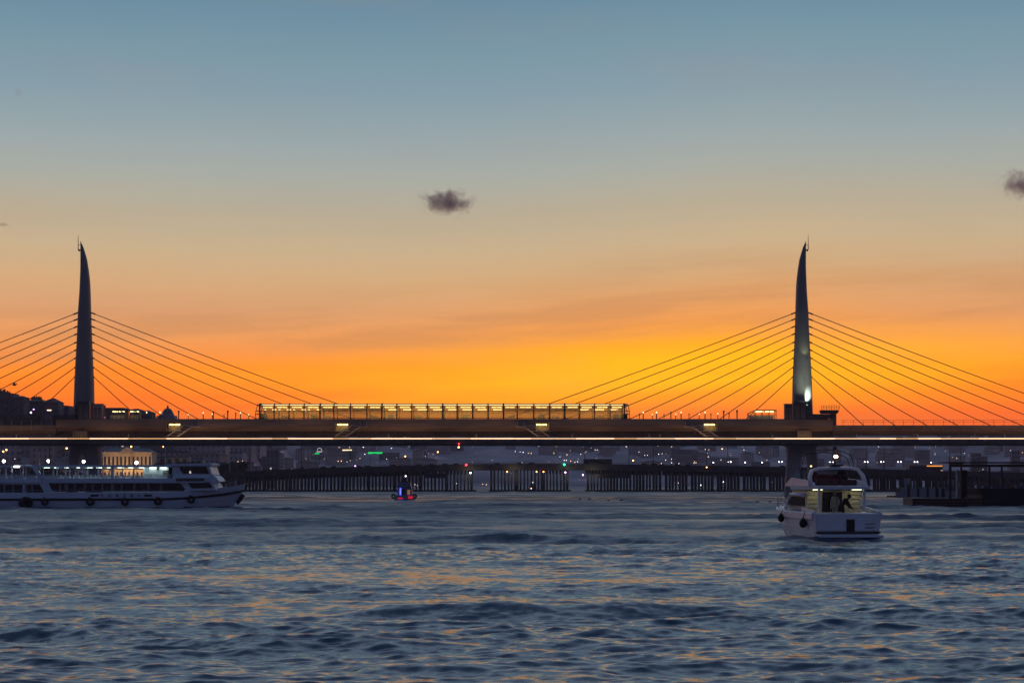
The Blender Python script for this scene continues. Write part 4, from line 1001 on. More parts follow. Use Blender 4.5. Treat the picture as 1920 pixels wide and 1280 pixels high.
b = MB(); b.box(X(1773,D2)-o2, X(1793,D2)-o2, -.1, 3, Z(920,D2), Z(912.6,D2)); b.build('deck_locker', M['navy'], pbg)
for p in (1781,1788): b = MB(); b.lathe([(.25,0),(.3,.9),(.22,1.6),(.12,1.75)], (X(p,D2)-o2,1.2,Z(912.6,D2)), 8); b.build('deck_bollard', M['grey_panel'], pbg)
bb = thing('black_barge', 'black steel barge at the right edge carrying a red framed shelter', 'barge', (qx(1940),DB,0)); o3 = qx(1940)
b = MB(); b.prism([(qx(1842)-o3,-.4),(qx(1842)-o3,qz(928)),(qx(1836)-o3,qz(915)),(qx(2120)-o3,qz(915)),(qx(2120)-o3,-.4)], 0, 10); b.build('hull', M['black'], bb)
b = MB()
for k in range(26): x = qx(1838+k*10)-o3; b.box(x-.03,x+.03,.15,.22,qz(915)+.0,qz(911))
b.box(qx(1836)-o3,qx(2110)-o3,.16,.21,qz(911.4),qz(910.8)); b.build('railing', M['navy'], bb)
for p, y0_ in ((1846,.5),(1866,1.5),(1893,.8),(1912,1.8)):
    b = MB(); b.box(qx(p)-o3,qx(p+13)-o3,y0_,y0_+1.4,qz(915)+.0,qz(911.5)-.1+.2*(p%3)); b.build('deck_crate', M['cloth_red'] if p%2 else M['navy'], bb)
sh = thing('steel_shelter', 'dark red steel framed shelter with long flat roof at the right edge', 'shelter', (qx(1850),DB+1.5,qz(915))); o4 = qx(1850); z4 = qz(915)
b = MB(); b.box(qx(1776)-o4,qx(2060)-o4,-.6,5,qz(867.6)-z4,qz(865.4)-z4); b.build('roof', M['red_steel'], sh)
b = MB(); b.box(qx(1783)-o4,qx(2060)-o4,-.3,-.05,qz(875)-z4,qz(870)-z4); b.box(qx(1783)-o4,qx(1810)-o4,-.32,-.3,qz(869.8)-z4,qz(868)-z4); b.build('roof_beam', M['red_steel'], sh)
for a, c in ((1783,1787.5),(1805,1808),(1857.5,1861),(1881,1884),(1935,1938),(1960,1963)):
    b = MB(); b.box(qx(a)-o4,qx(c)-o4,-.28,.0,(-1.6 if a < 1836 else 0),qz(875)-z4); b.build('post', M['red_steel'], sh)
b = MB(); b.box(qx(1776)-o4,qx(1837)-o4,-.3,4,-1.75,-1.6); b.build('plinth', M['water_rust'], sh)
b = MB(); b.tube([(qx(1787)-o4,1,qz(866)-z4),(qx(1787)-o4,1,qz(857)-z4)], .04, 5); b.build('antenna', M['dark_steel'], sh)
ct = thing('storage_cabinet', 'tall black cabinet standing under the red framed shelter', 'cabinet', (qx(1814),DB+2.6,qz(915)-1.6))
b = MB(); b.box(qx(1808.5)-qx(1814),qx(1820.5)-qx(1814),-.4,.5,0,qz(881)-qz(915)+1.6); b.build('body', M['black'], ct, bevel=.03)
b = MB(); b.box(qx(1801)-qx(1814),qx(1804.8)-qx(1814),-.4,.5,0,qz(881)-qz(915)+1.6); b.build('side_panel', M['grey_panel'], ct)
for k in (0,1): b = MB(); b.box(qx(1809+k*6)-qx(1814),qx(1814+k*6)-qx(1814),-.43,-.402,.1,qz(882)-qz(915)+1.5); b.build('door', M['black'], ct)

# ------------------------------------------------------------------ old road bridge on pontoons
DO = 803.0
PROF = [(380,889),(440,884),(520,879.5),(600,876),(760,872),(900,869),(1060,868.3),(1200,870),(1350,872.5),(1480,874.5),(1600,877),(1720,880.5),(2100,889)]
def ptop(px):
    for (a,ya),(b,yb) in zip(PROF, PROF[1:]):
        if px <= b: return ya+(yb-ya)*(px-a)/(b-a)
    return PROF[-1][1]
old = thing('road_bridge', 'old low dark road bridge resting on rows of columns over floating pontoons', 'bridge', (0,DO,0))
ox_ = lambda p: X(p,DO)
oz_ = lambda y: Z(y,DO)
mb = MB(); ps = list(range(380,2101,20))
secs = [[(ox_(p),0,oz_(ptop(p)+12)+0.0),(ox_(p),0,oz_(ptop(p)+5)),(ox_(p),22,oz_(ptop(p)+5)),(ox_(p),22,oz_(ptop(p)+12))] for p in ps]
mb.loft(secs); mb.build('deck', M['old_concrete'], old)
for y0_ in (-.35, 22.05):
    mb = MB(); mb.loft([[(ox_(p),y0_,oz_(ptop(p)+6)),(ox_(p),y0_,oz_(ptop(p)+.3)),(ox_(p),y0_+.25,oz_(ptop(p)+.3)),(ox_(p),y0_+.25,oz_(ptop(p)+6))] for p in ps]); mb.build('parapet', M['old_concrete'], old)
rl = MB(); rl.tube([(ox_(p),-.2,oz_(ptop(p)+.2)+.35) for p in ps], .05, 5)
for p in range(384,2100,8): rl.box(ox_(p)-.03,ox_(p)+.03,-.23,-.17,oz_(ptop(p)+.3)-.02,oz_(ptop(p)+.2)+.35)
rl.build('railing', M['dark_steel'], old)
groups = []
p = 446
while p < 880: groups.append((p, min(p+47, 884), p+49 > 880)); p += 49
groups += [(921,966,0),(970,1016,0),(1020,1064,1)]
p = 1103
while p < 2060: groups.append((p, p+37.5 if p > 1180 else p+43, 0)); p += 49
wd_ = oz_(915.5)
for i, (a, b_, last) in enumerate(groups):
    x0, x1 = ox_(a), ox_(b_)
    m_ = MB(); e0 = ox_(a-4); e1 = ox_(b_+(8 if last else 4.6)); m_.box(e0, e1-(.25 if i % 2 else .02), -1.2, 17, -.6, oz_(918))
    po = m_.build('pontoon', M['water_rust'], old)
    n = max(3, int(round((b_-a)/6.3)))
    for k in range(n+1):
        x = x0+(x1-x0)*k/n; c_ = MB(); top = oz_(ptop(a+(b_-a)*k/n)+12.2); x += random.uniform(-.12,.12) if 0 < k < n else 0; r_ = random.uniform(.27,.42) if k not in (0,n) else .46
        for yy in (1.2, 4.2): c_.tube([(x,yy,oz_(917.8)),(x,yy,top)], r_, 7)
        c_.box(x-.25,x+.25,1,21,top-1.5,top-.003)
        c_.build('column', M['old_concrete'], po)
for p0, p1, y0_, y1_ in ((796,838,888,896),(1118,1183,889,896),(1694,1706,896,908)):
    b = MB(); b.box(ox_(p0),ox_(p1),-.9,-.4,oz_(y1_),oz_(y0_)); o = b.build('side_board', M['grey_panel'] if p0 > 1600 else M['water_rust'], old)

# vehicles on it
def make_car(m, lights):
    t_ = thing('car', '', 'car')
    b = MB(); b.prism([(-2.2,.28),(-2.25,.75),(-1.95,.95),(2.0,.88),(2.22,.66),(2.2,.28)], -.86, .86); b.build('body', M[m], t_, bevel=.05)
    b = MB(); b.prism([(-1.75,.93),(-1.25,1.42),(.55,1.46),(1.25,.92)], -.74, .74); b.build('cabin', M['black_glass'], t_)
    b = MB(); b.prism([(-1.28,1.425),(-1.1,1.50),(.45,1.53),(.62,1.465)], -.76, .76); b.build('roof', M[m], t_)
    for x in (-1.35,1.35):
        for y in (-.8,.8): b = MB(); b.torus((x,y,.33), .22, .11, 12, 6); b.lathe([(.1,-.05),(.1,.05)], (x,y,.33), 8); b.build('wheel', M['black'], t_)
    for y in (-.6,.6):
        b = MB(); b.box(2.18,2.30,y-.24,y+.24,.52,.74); b.box(2.1,2.24,y-.34,y-.1,.5,.74); b.build('headlight', E['head'], t_)
        b = MB(); b.box(-2.32,-2.2,y-.24,y+.24,.62,.82); b.build('tail_light', E['tail'], t_)
    b = MB(); b.box(-2.26,-1.6,-.90,-.862,.62,.80); b.build('tail_light', E['tail'], t_)
    b = MB(); b.box(1.55,2.22,-.90,-.862,.52,.70); b.build('headlight', E['head'], t_)
    return t_
protos = [make_car('car_red',0), make_car('car_grey',0), make_car('car_white',0)]
used = set()
def road_z(px): return oz_(ptop(px)+5)+.02
cars = [(606,5,0,0),(626,5,0,1),(668,9,1,2),(686,9,1,1),(738,5,0,1),(783,9,1,0),(806,9,1,2),(832,9,1,1),(852,12,1,0),(976,5,0,0),(998,5,0,1),(1208,9,1,1),(1228,5,0,0),(1243,12,1,2),(1272,9,1,1),(1291,9,1,2),(1718,9,1,1),(560,12,1,0),(1470,5,0,1),(930,12,1,1),(1850,9,1,2)]
cname = ['dark red','grey','white']
for px, yy, face, k in cars:
    loc = (ox_(px), DO+yy, road_z(px)); rz = 0 if not face else 0
    rz = PI if face else 0
    where = 'showing headlights' if face else 'showing red tail lights'
    lab = '%s car %s on the old bridge' % (cname[k], where)
    lm = [(q, n) for q, n in ((600,'near its left end'),(900,'behind the patrol boat'),(1100,'left of the green signal'),(1400,'right of the bus'),(1700,'beyond the lit mast'),(2000,'by the red shelter')) if px < q][0][1]
    lab += ', ' + lm
    if k not in used: c_ = protos[k]; used.add(k); c_.location = loc; c_.rotation_euler = (0,0,rz); tag(c_, lab, None, 'cars crossing the old road bridge')
    else: dup(protos[k], loc, rz, lab, 'cars crossing the old road bridge')
def bus(px, yy, label, L_=11.5, amber=False):
    t_ = thing('bus', label, 'bus', (ox_(px), DO+yy, road_z(px)))
    b = MB(); b.box(-L_/2,L_/2,-1.25,1.25,.35,3.05); b.build('body', M['bus_body'], t_, bevel=.12)
    for k in range(6): b = MB(); x = -L_/2+.5+k*(L_-1)/6; b.box(x+.08,x+(L_-1)/6-.08,-1.29,-1.255,1.3,2.4); b.build('window', M['black_glass'], t_)
    for x in (-L_*.3,L_*.3):
        for y in (-1.1,1.1): b = MB(); b.torus((x,y,.48), .32, .16, 12, 6); b.build('wheel', M['black'], t_)
    b = MB(); b.box(L_/2-.9,L_/2+.06,-1.3,-1.255,.7,.95); b.build('headlight', E['head'], t_)
    if amber: b = MB(); b.box(L_*.02,L_*.48,-1.31,-1.255,2.55,2.95); b.build('destination_panel', E['amber'], t_)
bus(1122, 7, 'dark bus on the old road bridge above the white lamp in the pontoon gap', 11.5)
bus(1742, 7, 'dark bus with amber lit panel on the old road bridge right of the yacht', 13.5, True)

# ------------------------------------------------------------------ lamps
def lamp_proto(kind, col, hr, ph, twin=0.):
    nm = {'street':'street_lamp','flood':'flood_lamp_post','signal':'navigation_light'}[kind]
    t_ = thing(nm, '', {'street':'street lamp','flood':'flood lamp','signal':'navigation light'}[kind])
    p_ = MB(); p_.tube([(0,0,-ph),(0,0,-.1)], .11, 6, .07)
    if twin:
        p_.tube([(-twin/2,0,-.0),(twin/2,0,0)], .06, 5)
    p_.build('pole', M['dark_steel'], t_)
    for x in ((-twin/2, twin/2) if twin else (0,)):
        h_ = MB(); h_.lathe([(.02,-hr),(hr*.8,-hr*.7),(hr,0),(hr*.75,hr*.7),(.02,hr)], (x,0,0), 10); h_.build('lamp_head', E[col], t_)
        c_ = MB(); c_.lathe([(hr*.5,hr*.72),(hr*.45,hr*1.05),(.02,hr*1.15)], (x,0,0), 8); c_.build('lamp_cap', M['dark_steel'], t_)
    return t_
_lp = {}
def lamp(px, py, d, kind, col, label, group, hpx=1.0, ph=6.0, twin_px=0):
    hr = hpx*d/F; key = (kind, col, ph, twin_px > 0)
    loc = (X(px,d), d, Z(py,d))
    if key not in _lp:
        _lp[key] = (lamp_proto(kind, col, hr, ph, twin_px*d/F), hr); t_ = _lp[key][0]; t_.location = loc; tag(t_, label, None, group)
    else:
        src, h0 = _lp[key]; t_ = dup(src, loc, 0, label, group); s_ = hr/h0
        for ch in t_.children:
            if 'lamp' in ch.name and not twin_px: ch.scale = (s_,)*3
    return t_
def find_d(px, py, off):
    s, r = shore(px), ridge(px); d = s+5
    while d < r:
        if ground(px,d)+off >= Z(py,d): return d
        d += 8
    return r
HG = 'small lamps scattered over the far hillside'
def hl(px, py, col='far_white', hpx=.8, label=None):
    d = find_d(px, py, 6.0)
    gnd = max(ground(px,d), 0); ph = max(2.5, min(16, Z(py,d)-gnd)); ph = round(ph/2)*2
    lab = {'far_white':'small white street lamp far off on the dusky hillside','far_warm':'small orange street lamp far off on the dusky hillside','magenta':'bright violet tinted lamp on the far shore','orange':'bright orange sodium lamp on the far shore','white':'bright white lamp on the far shore','red':'red lamp on the far hillside','green':'green lamp on the far hillside','warm':'warm yellow lamp on the far hillside'}[col]
    lamp(px, py, d, 'street', col, label or lab, HG if not label else None, hpx, ph)
W_ = [(532,838),(681,838),(684,851),(734,840),(743,858),(744,861),(725,860),(966,846),(975,847),(981,847.5),(1010,835.5),(1019,835.5),(1050,856),(1058,862.5),(1062,862.5),(1083,865),(1089,851),(1116,843),(1120,843),(1174,837),(1198,847),(1209,853),(1214,853),(1235,851),(1204,869),(1208,869),(1259,860.5),(1259,867),(1273,868.5),(1301,868),(1322.5,842),(1312,849),(1328,856),(1303,844),(1395,843),(1440,845),(1671,835),(1647,837),(1808,849.5),(68,846),(28,860),(1281,891),(1333,892.5),(1272,905),(1206,911),(1379,905),(970,905),(999,904),(1641,897),(1740,900),(856,906),(872,909),(782,910),(778,908)]
O_ = [(581,844),(699,835),(675,859),(634,864),(640,864),(657,863),(455,864),(446,865),(537,873),(991,849),(996,849.5),(1063,852),(1070,864),(1078,866),(1097,848),(1248,862),(1240,868.5),(1305,867),(1302,865),(1438,862),(1297,908),(538,897),(545,902),(545,897),(1447,904),(1452,904),(905,907),(912,908),(921,908),(933,908),(763,859),(788,860),(1917,848),(1912,850),(1915,844)]
for p, y in W_: hl(p, y, 'far_white', random.uniform(.5,.75))
for p, y in O_: hl(p, y, 'far_warm', random.uniform(.55,.85))
for k in range(80):
    p = random.uniform(480,1900); y = random.uniform(836,868); hl(p, y, random.choice(['far_white','far_warm','far_warm','far_warm']), random.uniform(.28,.46))
for p, y, c, s_ in ((760,855,'orange',1.3),(821,847,'orange',1.3),(727,850,'orange',.9),(1187,863,'orange',1.3),(1354,841,'orange',.9),(1093,890,'magenta',1.5),(1901,853.5,'magenta',1.6),(666,873,'magenta',1.2),(1357,903,'white',1.2),(1314,909,'white',.9),(792,856,'red',.8),(519,908,'red',1.1),(1459,842,'red',.7),(628,848,'green',.9)): hl(p, y, c, s_)
for p in (1367.5,1463.5,1559,1624,1654.5,1686.5,1717.5): lamp(p, 865.5, 1330, 'street', 'white', 'twin armed white lamp of the row above the old bridge at right', 'row of twin lamps beyond the old bridge', .95, 14, 5.5)
for p in (1337.5,1397,1429,1746,1784.5): lamp(p, 866.5, 1330, 'street', 'white', 'single white lamp of the row above the old bridge at right', 'row of single lamps beyond the old bridge', .95, 14)
# lamps on and under the old bridge
lamp(874, 871, DO-2, 'signal', 'red', 'red navigation light on the old bridge left of the open channel', None, 2.0, 1.2)
lamp(1058, 870.5, DO-2, 'signal', 'green', 'green navigation light on the old bridge right of the open channel', None, 2.0, 1.2)
lamp(1325, 875.5, DO-2, 'signal', 'orange', 'small orange navigation light on the old bridge near the lit mast', None, 1.2, 1.2)
lamp(882, 886, DO-1.5, 'flood', 'white', 'white lamp on the column beside the left channel opening', None, 1.5, 2)
lamp(1060, 885, DO-1.5, 'flood', 'magenta', 'pale violet lamp on the column beside the right channel opening', None, 1.5, 2)
for p in (951,1006,1019): lamp(p, 884, DO-1.5, 'flood', 'orange', 'orange lamp under the deck of the old bridge in mid channel', 'orange lamps under the old bridge', 1.2, 1.5)
lamp(860, 838, D0-10.2, 'signal', 'orange', 'amber lamp hanging below the metro bridge walkway', None, 1.6, .5)
lamp(860.5, 832, D0-10.2, 'signal', 'red', 'red lamp hanging below the metro bridge walkway', None, 1.4, .5)
for p, py in ((882,889),(1062,889),(1112,890),(962,888)): point((X(p,DO-3), DO-3, Z(py,DO)), 260, (1,.92,.6), .3)
# poles along the old bridge
pole0 = None
for p in (455,555,1100,1185,1232,1335,1375,1642,1676,1802,1823):
    loc = (ox_(p), DO+21, road_z(p))
    if pole0 is None:
        pole0 = thing('lamp_column', 'thin tall unlit lamp column rising from the old road bridge', 'lamp column', loc, 0, 'unlit lamp columns on the old bridge')
        b = MB(); b.tube([(0,0,0),(0,0,11)], .16, 6, .09); b.build('pole', M['dark_steel'], pole0)
        b = MB(); b.tube([(0,0,11),(-.8,0,11.3),(-1.6,0,11.35)], .07, 5); b.box(-2.2,-1.5,-.15,.15,11.28,11.42); b.build('lamp_arm', M['dark_steel'], pole0)
    else: dup(pole0, loc)
# quay lamps on the near left shore
for p, y, c in ((12,843,'of the pair at the left edge'),(6,846,'lower of the pair at the left edge'),(125,840,'left of the unlit mast pier'),(185,841,'right of the unlit mast pier'),(246,837,'above the floodlit classical building'),(306,837,'right of the classical building')):
    lamp(p, y, 830, 'street', 'orange', 'orange street lamp on the left quay, ' + c, 'orange street lamps on the left quay', 1.5 if p != 306 else 1.0, 9)
for p, y, c in ((7,864,'nearest the left edge'),(91,864,'left of the unlit mast pier'),(157,865,'in front of the unlit mast pier'),(256,867,'before the classical building')):
    lamp(p, y, 740 if False else 815, 'flood', 'flood', 'dazzling white flood lamp above the ferry roof, ' + c, 'white flood lamps behind the ferry', 2.7 if p != 256 else 2.9, 7)
for p, y in ((74,848),(178,842),(183,848),(191,843),(310,838),(431,836)):
    t_ = thing('mast_pole', 'slim pale pole standing on the left quay behind the ferry', 'pole', (X(p,818),818,1.2), 0, 'slim poles on the left quay')
    b = MB(); b.tube([(0,0,0),(0,0,Z(y,818)-1.2)], .16, 6, .09); b.sphere((0,0,Z(y,818)-1.2), .16, 6, 4); b.build('pole', M['cream'], t_)
for p, y in ((58,773),(63,767)):
    lamp(p, y, 1100, 'flood', 'magenta', 'bright violet flood lamp on the left hill, %s of the two' % ('lower' if p == 58 else 'upper'), 'violet flood lamps on the left hill', 1.7 if p == 58 else 1.1, 6)
# lit signs on the far shore
def sign(px0, px1, py0, py1, d, m, label, frame=True):
    cx_ = (px0+px1)/2; t_ = thing('lit_sign', label, 'sign', (X(cx_,d), d, Z(py1,d)))
    w_, h_ = (px1-px0)*d/F, (py1-py0)*d/F
    b = MB(); n = max(1, int((px1-px0)/5))
    for k in range(n): x = -w_/2+w_*k/n; b.box(x+.1, x+w_/n-.1, -.1, .1, h_*(.1*(k%3)), h_)
    b.build('letter_bar', m, t_)
    b = MB(); b.box(-w_/2-.3, w_/2+.3, .12, .3, -.4, h_+.4); b.build('board', M['dark_steel'], t_)
    for x in (-w_*.35, w_*.35): b = MB(); b.box(x-.15, x+.15, .1, .3, -9, -.4); b.build('post', M['dark_steel'], t_)
sign(690,717,847,850.5,1700,E['greensign'],'long green lit sign on the far shore above the old bridge')
sign(590,599,849,851,1700,E['greensign'],'short green lit sign on the far shore')
sign(642,660,842.5,844.5,1700,E['warm'],'pale yellow lit bar sign on the far shore')
arc = thing('lit_arch', 'small arched pinkish white lit sign on the far shore', 'sign', (X(599,1700),1700,Z(850,1700)))
b = MB(); b.tube([(-2.0+0,0,2.2),(-1.6,0,4.0),(0,0,4.8),(1.6,0,4.0),(2.0,0,2.2)], .28, 6); b.box(-2.4,2.2,-.1,.1,1.2,2.0); b.build('tube', E['win2'], arc)
b = MB(); b.box(-.2,.2,.2,.5,-9,1.4); b.build('post', M['dark_steel'], arc)
bl = thing('billboard', 'small billboard with red picture and white lit lower edge left of the unlit mast', 'billboard', (X(92.5,700),700,Z(795,700)))
b = MB(); b.box(-.9,.9,-.1,.1,Z(766,700)-Z(795,700),Z(759,700)-Z(795,700)); b.build('panel', mat('billboard_red', (.4,.12,.08), .6, var=.5, scale=1.5), bl)
b = MB(); b.box(-.75,.75,-.12,.12,Z(769.5,700)-Z(795,700),Z(768,700)-Z(795,700)); b.build('light_bar', E['head'], bl)
b = MB(); b.box(-.15,.15,.11,.3,-16,Z(759,700)-Z(795,700)); b.build('post', M['dark_steel'], bl)

# ------------------------------------------------------------------ buildings
def building(px, d, w_, dep, h, wall, roof, rows, cols, label, group=None, lit=.05, rz=0, base=None, name='house', parts=True, hip=1.8, wm='window_dark', skip=0, far=False):
    z = base if base is not None else max(1.0, ground(px,d))-1.5
    t_ = thing(name, label, name.replace('_',' ') if name != 'house' else 'house', (X(px,d),d,z), rz, group)
    b = MB(); b.box(-w_/2,w_/2,0,dep,0,h); wo = b.build('wall', M[wall], t_)
    b = MB(); o_h = .5
    if roof == 'flat': b.box(-w_/2-.2,w_/2+.2,-.2,dep+.2,h+.003,h+.6)
    else:
        q = min(w_,dep)*.42
        b.add([(-w_/2-o_h,-o_h,h+.003),(w_/2+o_h,-o_h,h+.003),(w_/2+o_h,dep+o_h,h+.003),(-w_/2-o_h,dep+o_h,h+.003),(-w_/2+q,dep/2,h+hip),(w_/2-q,dep/2,h+hip)], [(0,3,2,1),(0,1,5,4),(1,2,5),(2,3,4,5),(3,0,4)])
    b.build('roof', M['tile'] if roof != 'flat' else M['lead'], t_)
    for r in range(rows):
        for c in range(cols):
            x = -w_/2+w_*(c+.5)/cols; zz = h*(r+.35)/rows+ .3; ww = w_/cols*.27; hh = h/rows*.24
            if skip and random.random() < skip: continue
            on = random.random() < lit
            if far and not on: continue
            wn = MB()
            if on: ww *= .55; hh *= .7
            wn.box(x-ww,x+ww,-.06,-.004,zz,zz+2*hh)
            if on: wn.build('lit_window', random.choice([E['win'],E['win2']]), t_)
            else: wn.build('window', M[wm], t_)
    return t_
# floodlit classical building on the left quay
DC = 905.0
cb_ = thing('classical_building', 'floodlit cream classical building with a pediment and rows of tall windows', 'building', (X(239,DC),DC,1.0))
s_ = DC/F; H_ = Z(849,DC)-1.0
b = MB(); b.box(-46*s_,46*s_,0,12,0,H_); b.box(-13*s_,13*s_,-.5,-.002,0,H_+.3); b.build('wall', M['stone_warm'], cb_)
b = MB(); b.box(-47*s_,47*s_,-.5,12.4,H_+.003,H_+.5); b.box(-48*s_,48*s_,-.8,-.0,H_*.52,H_*.52+.25); b.build('cornice', M['stone_warm'], cb_)
b = MB(); b.prism([(-14*s_,H_+.52),(14*s_,H_+.52),(7*s_,H_+1.9),(0,H_+2.7),(-7*s_,H_+1.9)], -.9, 3); b.build('pediment', M['stone_grey'], cb_)
b = MB(); b.add([(-45*s_,.2,H_+.5),(45*s_,.2,H_+.5),(45*s_,12,H_+.5),(-45*s_,12,H_+.5),(-36*s_,6,H_+2.2),(36*s_,6,H_+2.2)], [(0,1,5,4),(1,2,5),(2,3,4,5),(3,0,4)]); b.build('roof', M['lead'], cb_)
for r in (0,1):
    for k in range(12):
        x = (-42+84*k/11)*s_; b = MB(); y_ = -.58 if abs(x) < 13*s_ else -.06
        zb_ = H_*.60 if r else H_*.16
        b.box(x-.42,x+.42,y_,y_+.056,zb_,zb_+H_*.30); b.build('window', M['window_dark'], cb_)
for p, e in ((205,1500),(239,2200),(272,1500)): point((X(p,DC-10), DC-10, 3.5), e*1.5, (1,.62,.30), .5)
building(121, 900, 5.2, 8, 8, 'stone_warm', 'flat', 2, 2, 'small pale two window house left of the unlit mast pier', lit=0, base=1.0)
wallr = building(318, 930, 17, 9, 14, 'stone_grey', 'flat', 3, 5, 'grey ruined stone building with dark openings right of the classical building', lit=0, base=1.0, name='stone_building')
building(350, 985, 16, 9, 12, 'stone_grey', 'flat', 2, 4, 'dim grey stone building half hidden behind quay trees', lit=0, name='stone_building')
sh_ = thing('quay_shed', 'long low dark shed with a row of small pale windows at the far left', 'shed', (X(40,860),860,1.0))
b = MB(); b.box(-9,9,0,8,0,8.6); b.build('wall', M['old_concrete'], sh_)
b = MB(); b.box(-9.4,9.4,-.4,8.4,8.603,9.1); b.build('roof', M['lead'], sh_)
for k in range(4): b = MB(); b.box(-2.8+k*2.0,-2.2+k*2.0,-.06,-.003,7.3,8.5); b.build('window', M['cloth_grey'], sh_)
# skyline on the left hill
def skyline(px0, px1, py, d, wall, roof, rows, cols, label, hip=2.6, lit=0):
    gz = ground((px0+px1)/2, d)-3; w_ = (px1-px0)*d/F
    return building((px0+px1)/2, d, w_, 14, Z(py,d)-gz, wall, roof, rows, cols, label, lit=lit, base=gz, hip=hip, wm='window_dark', skip=.45)
skyline(-6,24,739,1130,'skyline','flat',7,4,'dark flat topped block on the hill at the left edge')
skyline(20,44,744,1120,'skyline','hip',7,4,'dark block with overhanging roof second from the left edge',1.0)
skyline(46,80,751.5,1150,'skyline','hip',6,5,'long dark block between the left hill houses',1.2)
skyline(80,109,753.5,1110,'skyline','hip',6,4,'house with steep hipped roof on the left hill beside the mast',2.4)
skyline(108,128,762,1140,'skyline','flat',5,3,'low flat block just left of the unlit mast')
skyline(198,232,766,1150,'skyline','flat',5,5,'dark house block behind the lit shelter')
skyline(243,262,768,1160,'skyline','hip',5,3,'small dark house left of the mosque dome',1.0)
skyline(262,284,773,1170,'skyline','hip',5,3,'low dark house touching the mosque dome at left',1.5)
DM = 1190.0
mq = thing('mosque', 'dark domed mosque silhouette rising above the bridge deck', 'mosque', (X(314.5,DM),DM,ground(314,DM)-2)); mz = ground(314,DM)-2; k_ = DM/F
b = MB(); b.box(-15*k_,15*k_,-6,6,0,Z(779,DM)-mz); b.build('prayer_hall', M['stone_grey'], mq)
b = MB(); b.lathe([(12*k_,Z(780,DM)-mz),(12*k_,Z(775.5,DM)-mz)], n=24); b.build('drum', M['stone_grey'], mq)
b = MB(); zb_ = Z(776,DM)-mz; b.lathe([(10.3*k_*math.cos(a*PI/20),zb_+11.3*k_*math.sin(a*PI/20)) for a in range(10)]+[(.05,zb_+11.4*k_)], n=28); b.build('dome', M['lead'], mq)
b = MB(); b.lathe([(1.9*k_,Z(766,DM)-mz),(1.9*k_,Z(762,DM)-mz),(1.0*k_,Z(760.6,DM)-mz),(.1*k_,Z(758.4,DM)-mz)], n=12); b.build('finial', M['lead'], mq)
b = MB(); b.lathe([(2.4*k_,Z(785,DM)-mz),(2.4*k_,Z(776,DM)-mz),(.3,Z(774,DM)-mz)], (11.2*k_,-4,0), 10); b.build('turret', M['stone_grey'], mq)
# town on the far slopes
TG = 'houses on the far hazy hillside'
nh = 0
for i in range(900):
    px = random.uniform(-30,1990); s, r = shore(px), ridge(px); d = s+25+(r-s)*random.random()**.8*.92
    if px < 470 and d < 1000: continue
    py = HY-(ground(px,d)+14-CAMZ)*F/d
    if py < 803 and px > 340: continue
    if px < 340 and py < 800: continue
    if 830 < px < 1180 and d < s+260: continue
    if 1130 < px < 1460 and random.random() < .25: continue
    w_ = random.uniform(9,24); h = random.uniform(6,14); wl = 'town%d' % random.randrange(5)
    building(px, d, w_, random.uniform(8,13), h+1.5, wl, random.choice(['flat','hip','hip']), max(1,int(h/3.2)), max(2,int(w_/3.5)), 'plain house among many on the far dusky hillside', TG, lit=.03, far=True, rz=random.uniform(-.25,.25))
    nh += 1
    if nh >= 210: break
tw = [(1831,850,1500,8,'tall dark apartment tower far right behind the shelter, higher of two'),(1843,856,1480,8,'lower tower block far right beside the taller one'),(1905,846,1500,7,'slim tower at the right edge with a violet lamp'),(1828.5,861,1470,7,'low block left of the two far right towers')]
for px, py, d, w_, lab in tw:
    d2 = max(d, shore(px)+20); building(px, d2, w_*1.1, 8, Z(py,d2)-ground(px,d2)+1.5, 'town3', 'flat', 8, 3, lab, lit=.03, name='tower_block')
mn = thing('minaret', 'slender minaret on the far shore left of the station end', 'minaret', (X(448,1250),1250,ground(448,1250)-1))
b = MB(); z1_ = Z(838,1250)-ground(448,1250); b.lathe([(1.6,0),(1.3,z1_*.6),(1.3,z1_*.62)], n=12); b.lathe([(1.0,z1_*.62),(.9,z1_),(.05,z1_+5)], n=12); b.build('shaft', M['stone_grey'], mn)
b = MB(); b.lathe([(1.3,z1_*.60),(1.9,z1_*.63),(1.9,z1_*.66),(1.0,z1_*.66)], n=14); b.build('balcony', M['stone_grey'], mn)

# ------------------------------------------------------------------ trees
def make_tree(seed, h, r, wide=1.0):
    R_ = random.Random(seed); t_ = thing('broadleaf_tree', '', 'tree')
    b = MB(); b.tube([(0,0,-1),(.1,0,h*.25),(-.05,.1,h*.5)], .34, 8, .16)
    for k in range(6): a = k*1.05; b.tube([(0,0,h*(.3+.03*k)),(r*.35*math.cos(a),r*.35*math.sin(a),h*.55),(r*.65*math.cos(a+.2),r*.65*math.sin(a+.2),h*(.62+.04*k))], .12, 5, .04)
    b.build('trunk', M['bark'], t_)
    c = MB(); cl = [(R_.uniform(-.7,.7)*r*wide, R_.uniform(-.7,.7)*r, h*R_.uniform(.42,.92), r*R_.uniform(.28,.5)) for _ in range(15)]
    for x,y,z,q in cl:
        for _ in range(75):
            u = Vector((R_.gauss(0,1),R_.gauss(0,1),R_.gauss(0,.8))).normalized()*q*R_.uniform(.5,1.08); p = Vector((x,y,z))+u
            a = Vector((R_.gauss(0,1),R_.gauss(0,1),R_.gauss(0,1))).normalized()*.34; e = a.cross(Vector((R_.gauss(0,1),R_.gauss(0,1),R_.gauss(0,1)))).normalized()*.26
            c.add([p-a-e,p+a-e*.3,p+a*.6+e,p-a*.7+e*.8], [(0,1,2,3)])
    c.build('crown', M['leaf'], t_)
    return t_
TP = [make_tree(1,9,3.6), make_tree(2,11,4.2), make_tree(3,7.5,3.6,1.3)]
first = [True]*3
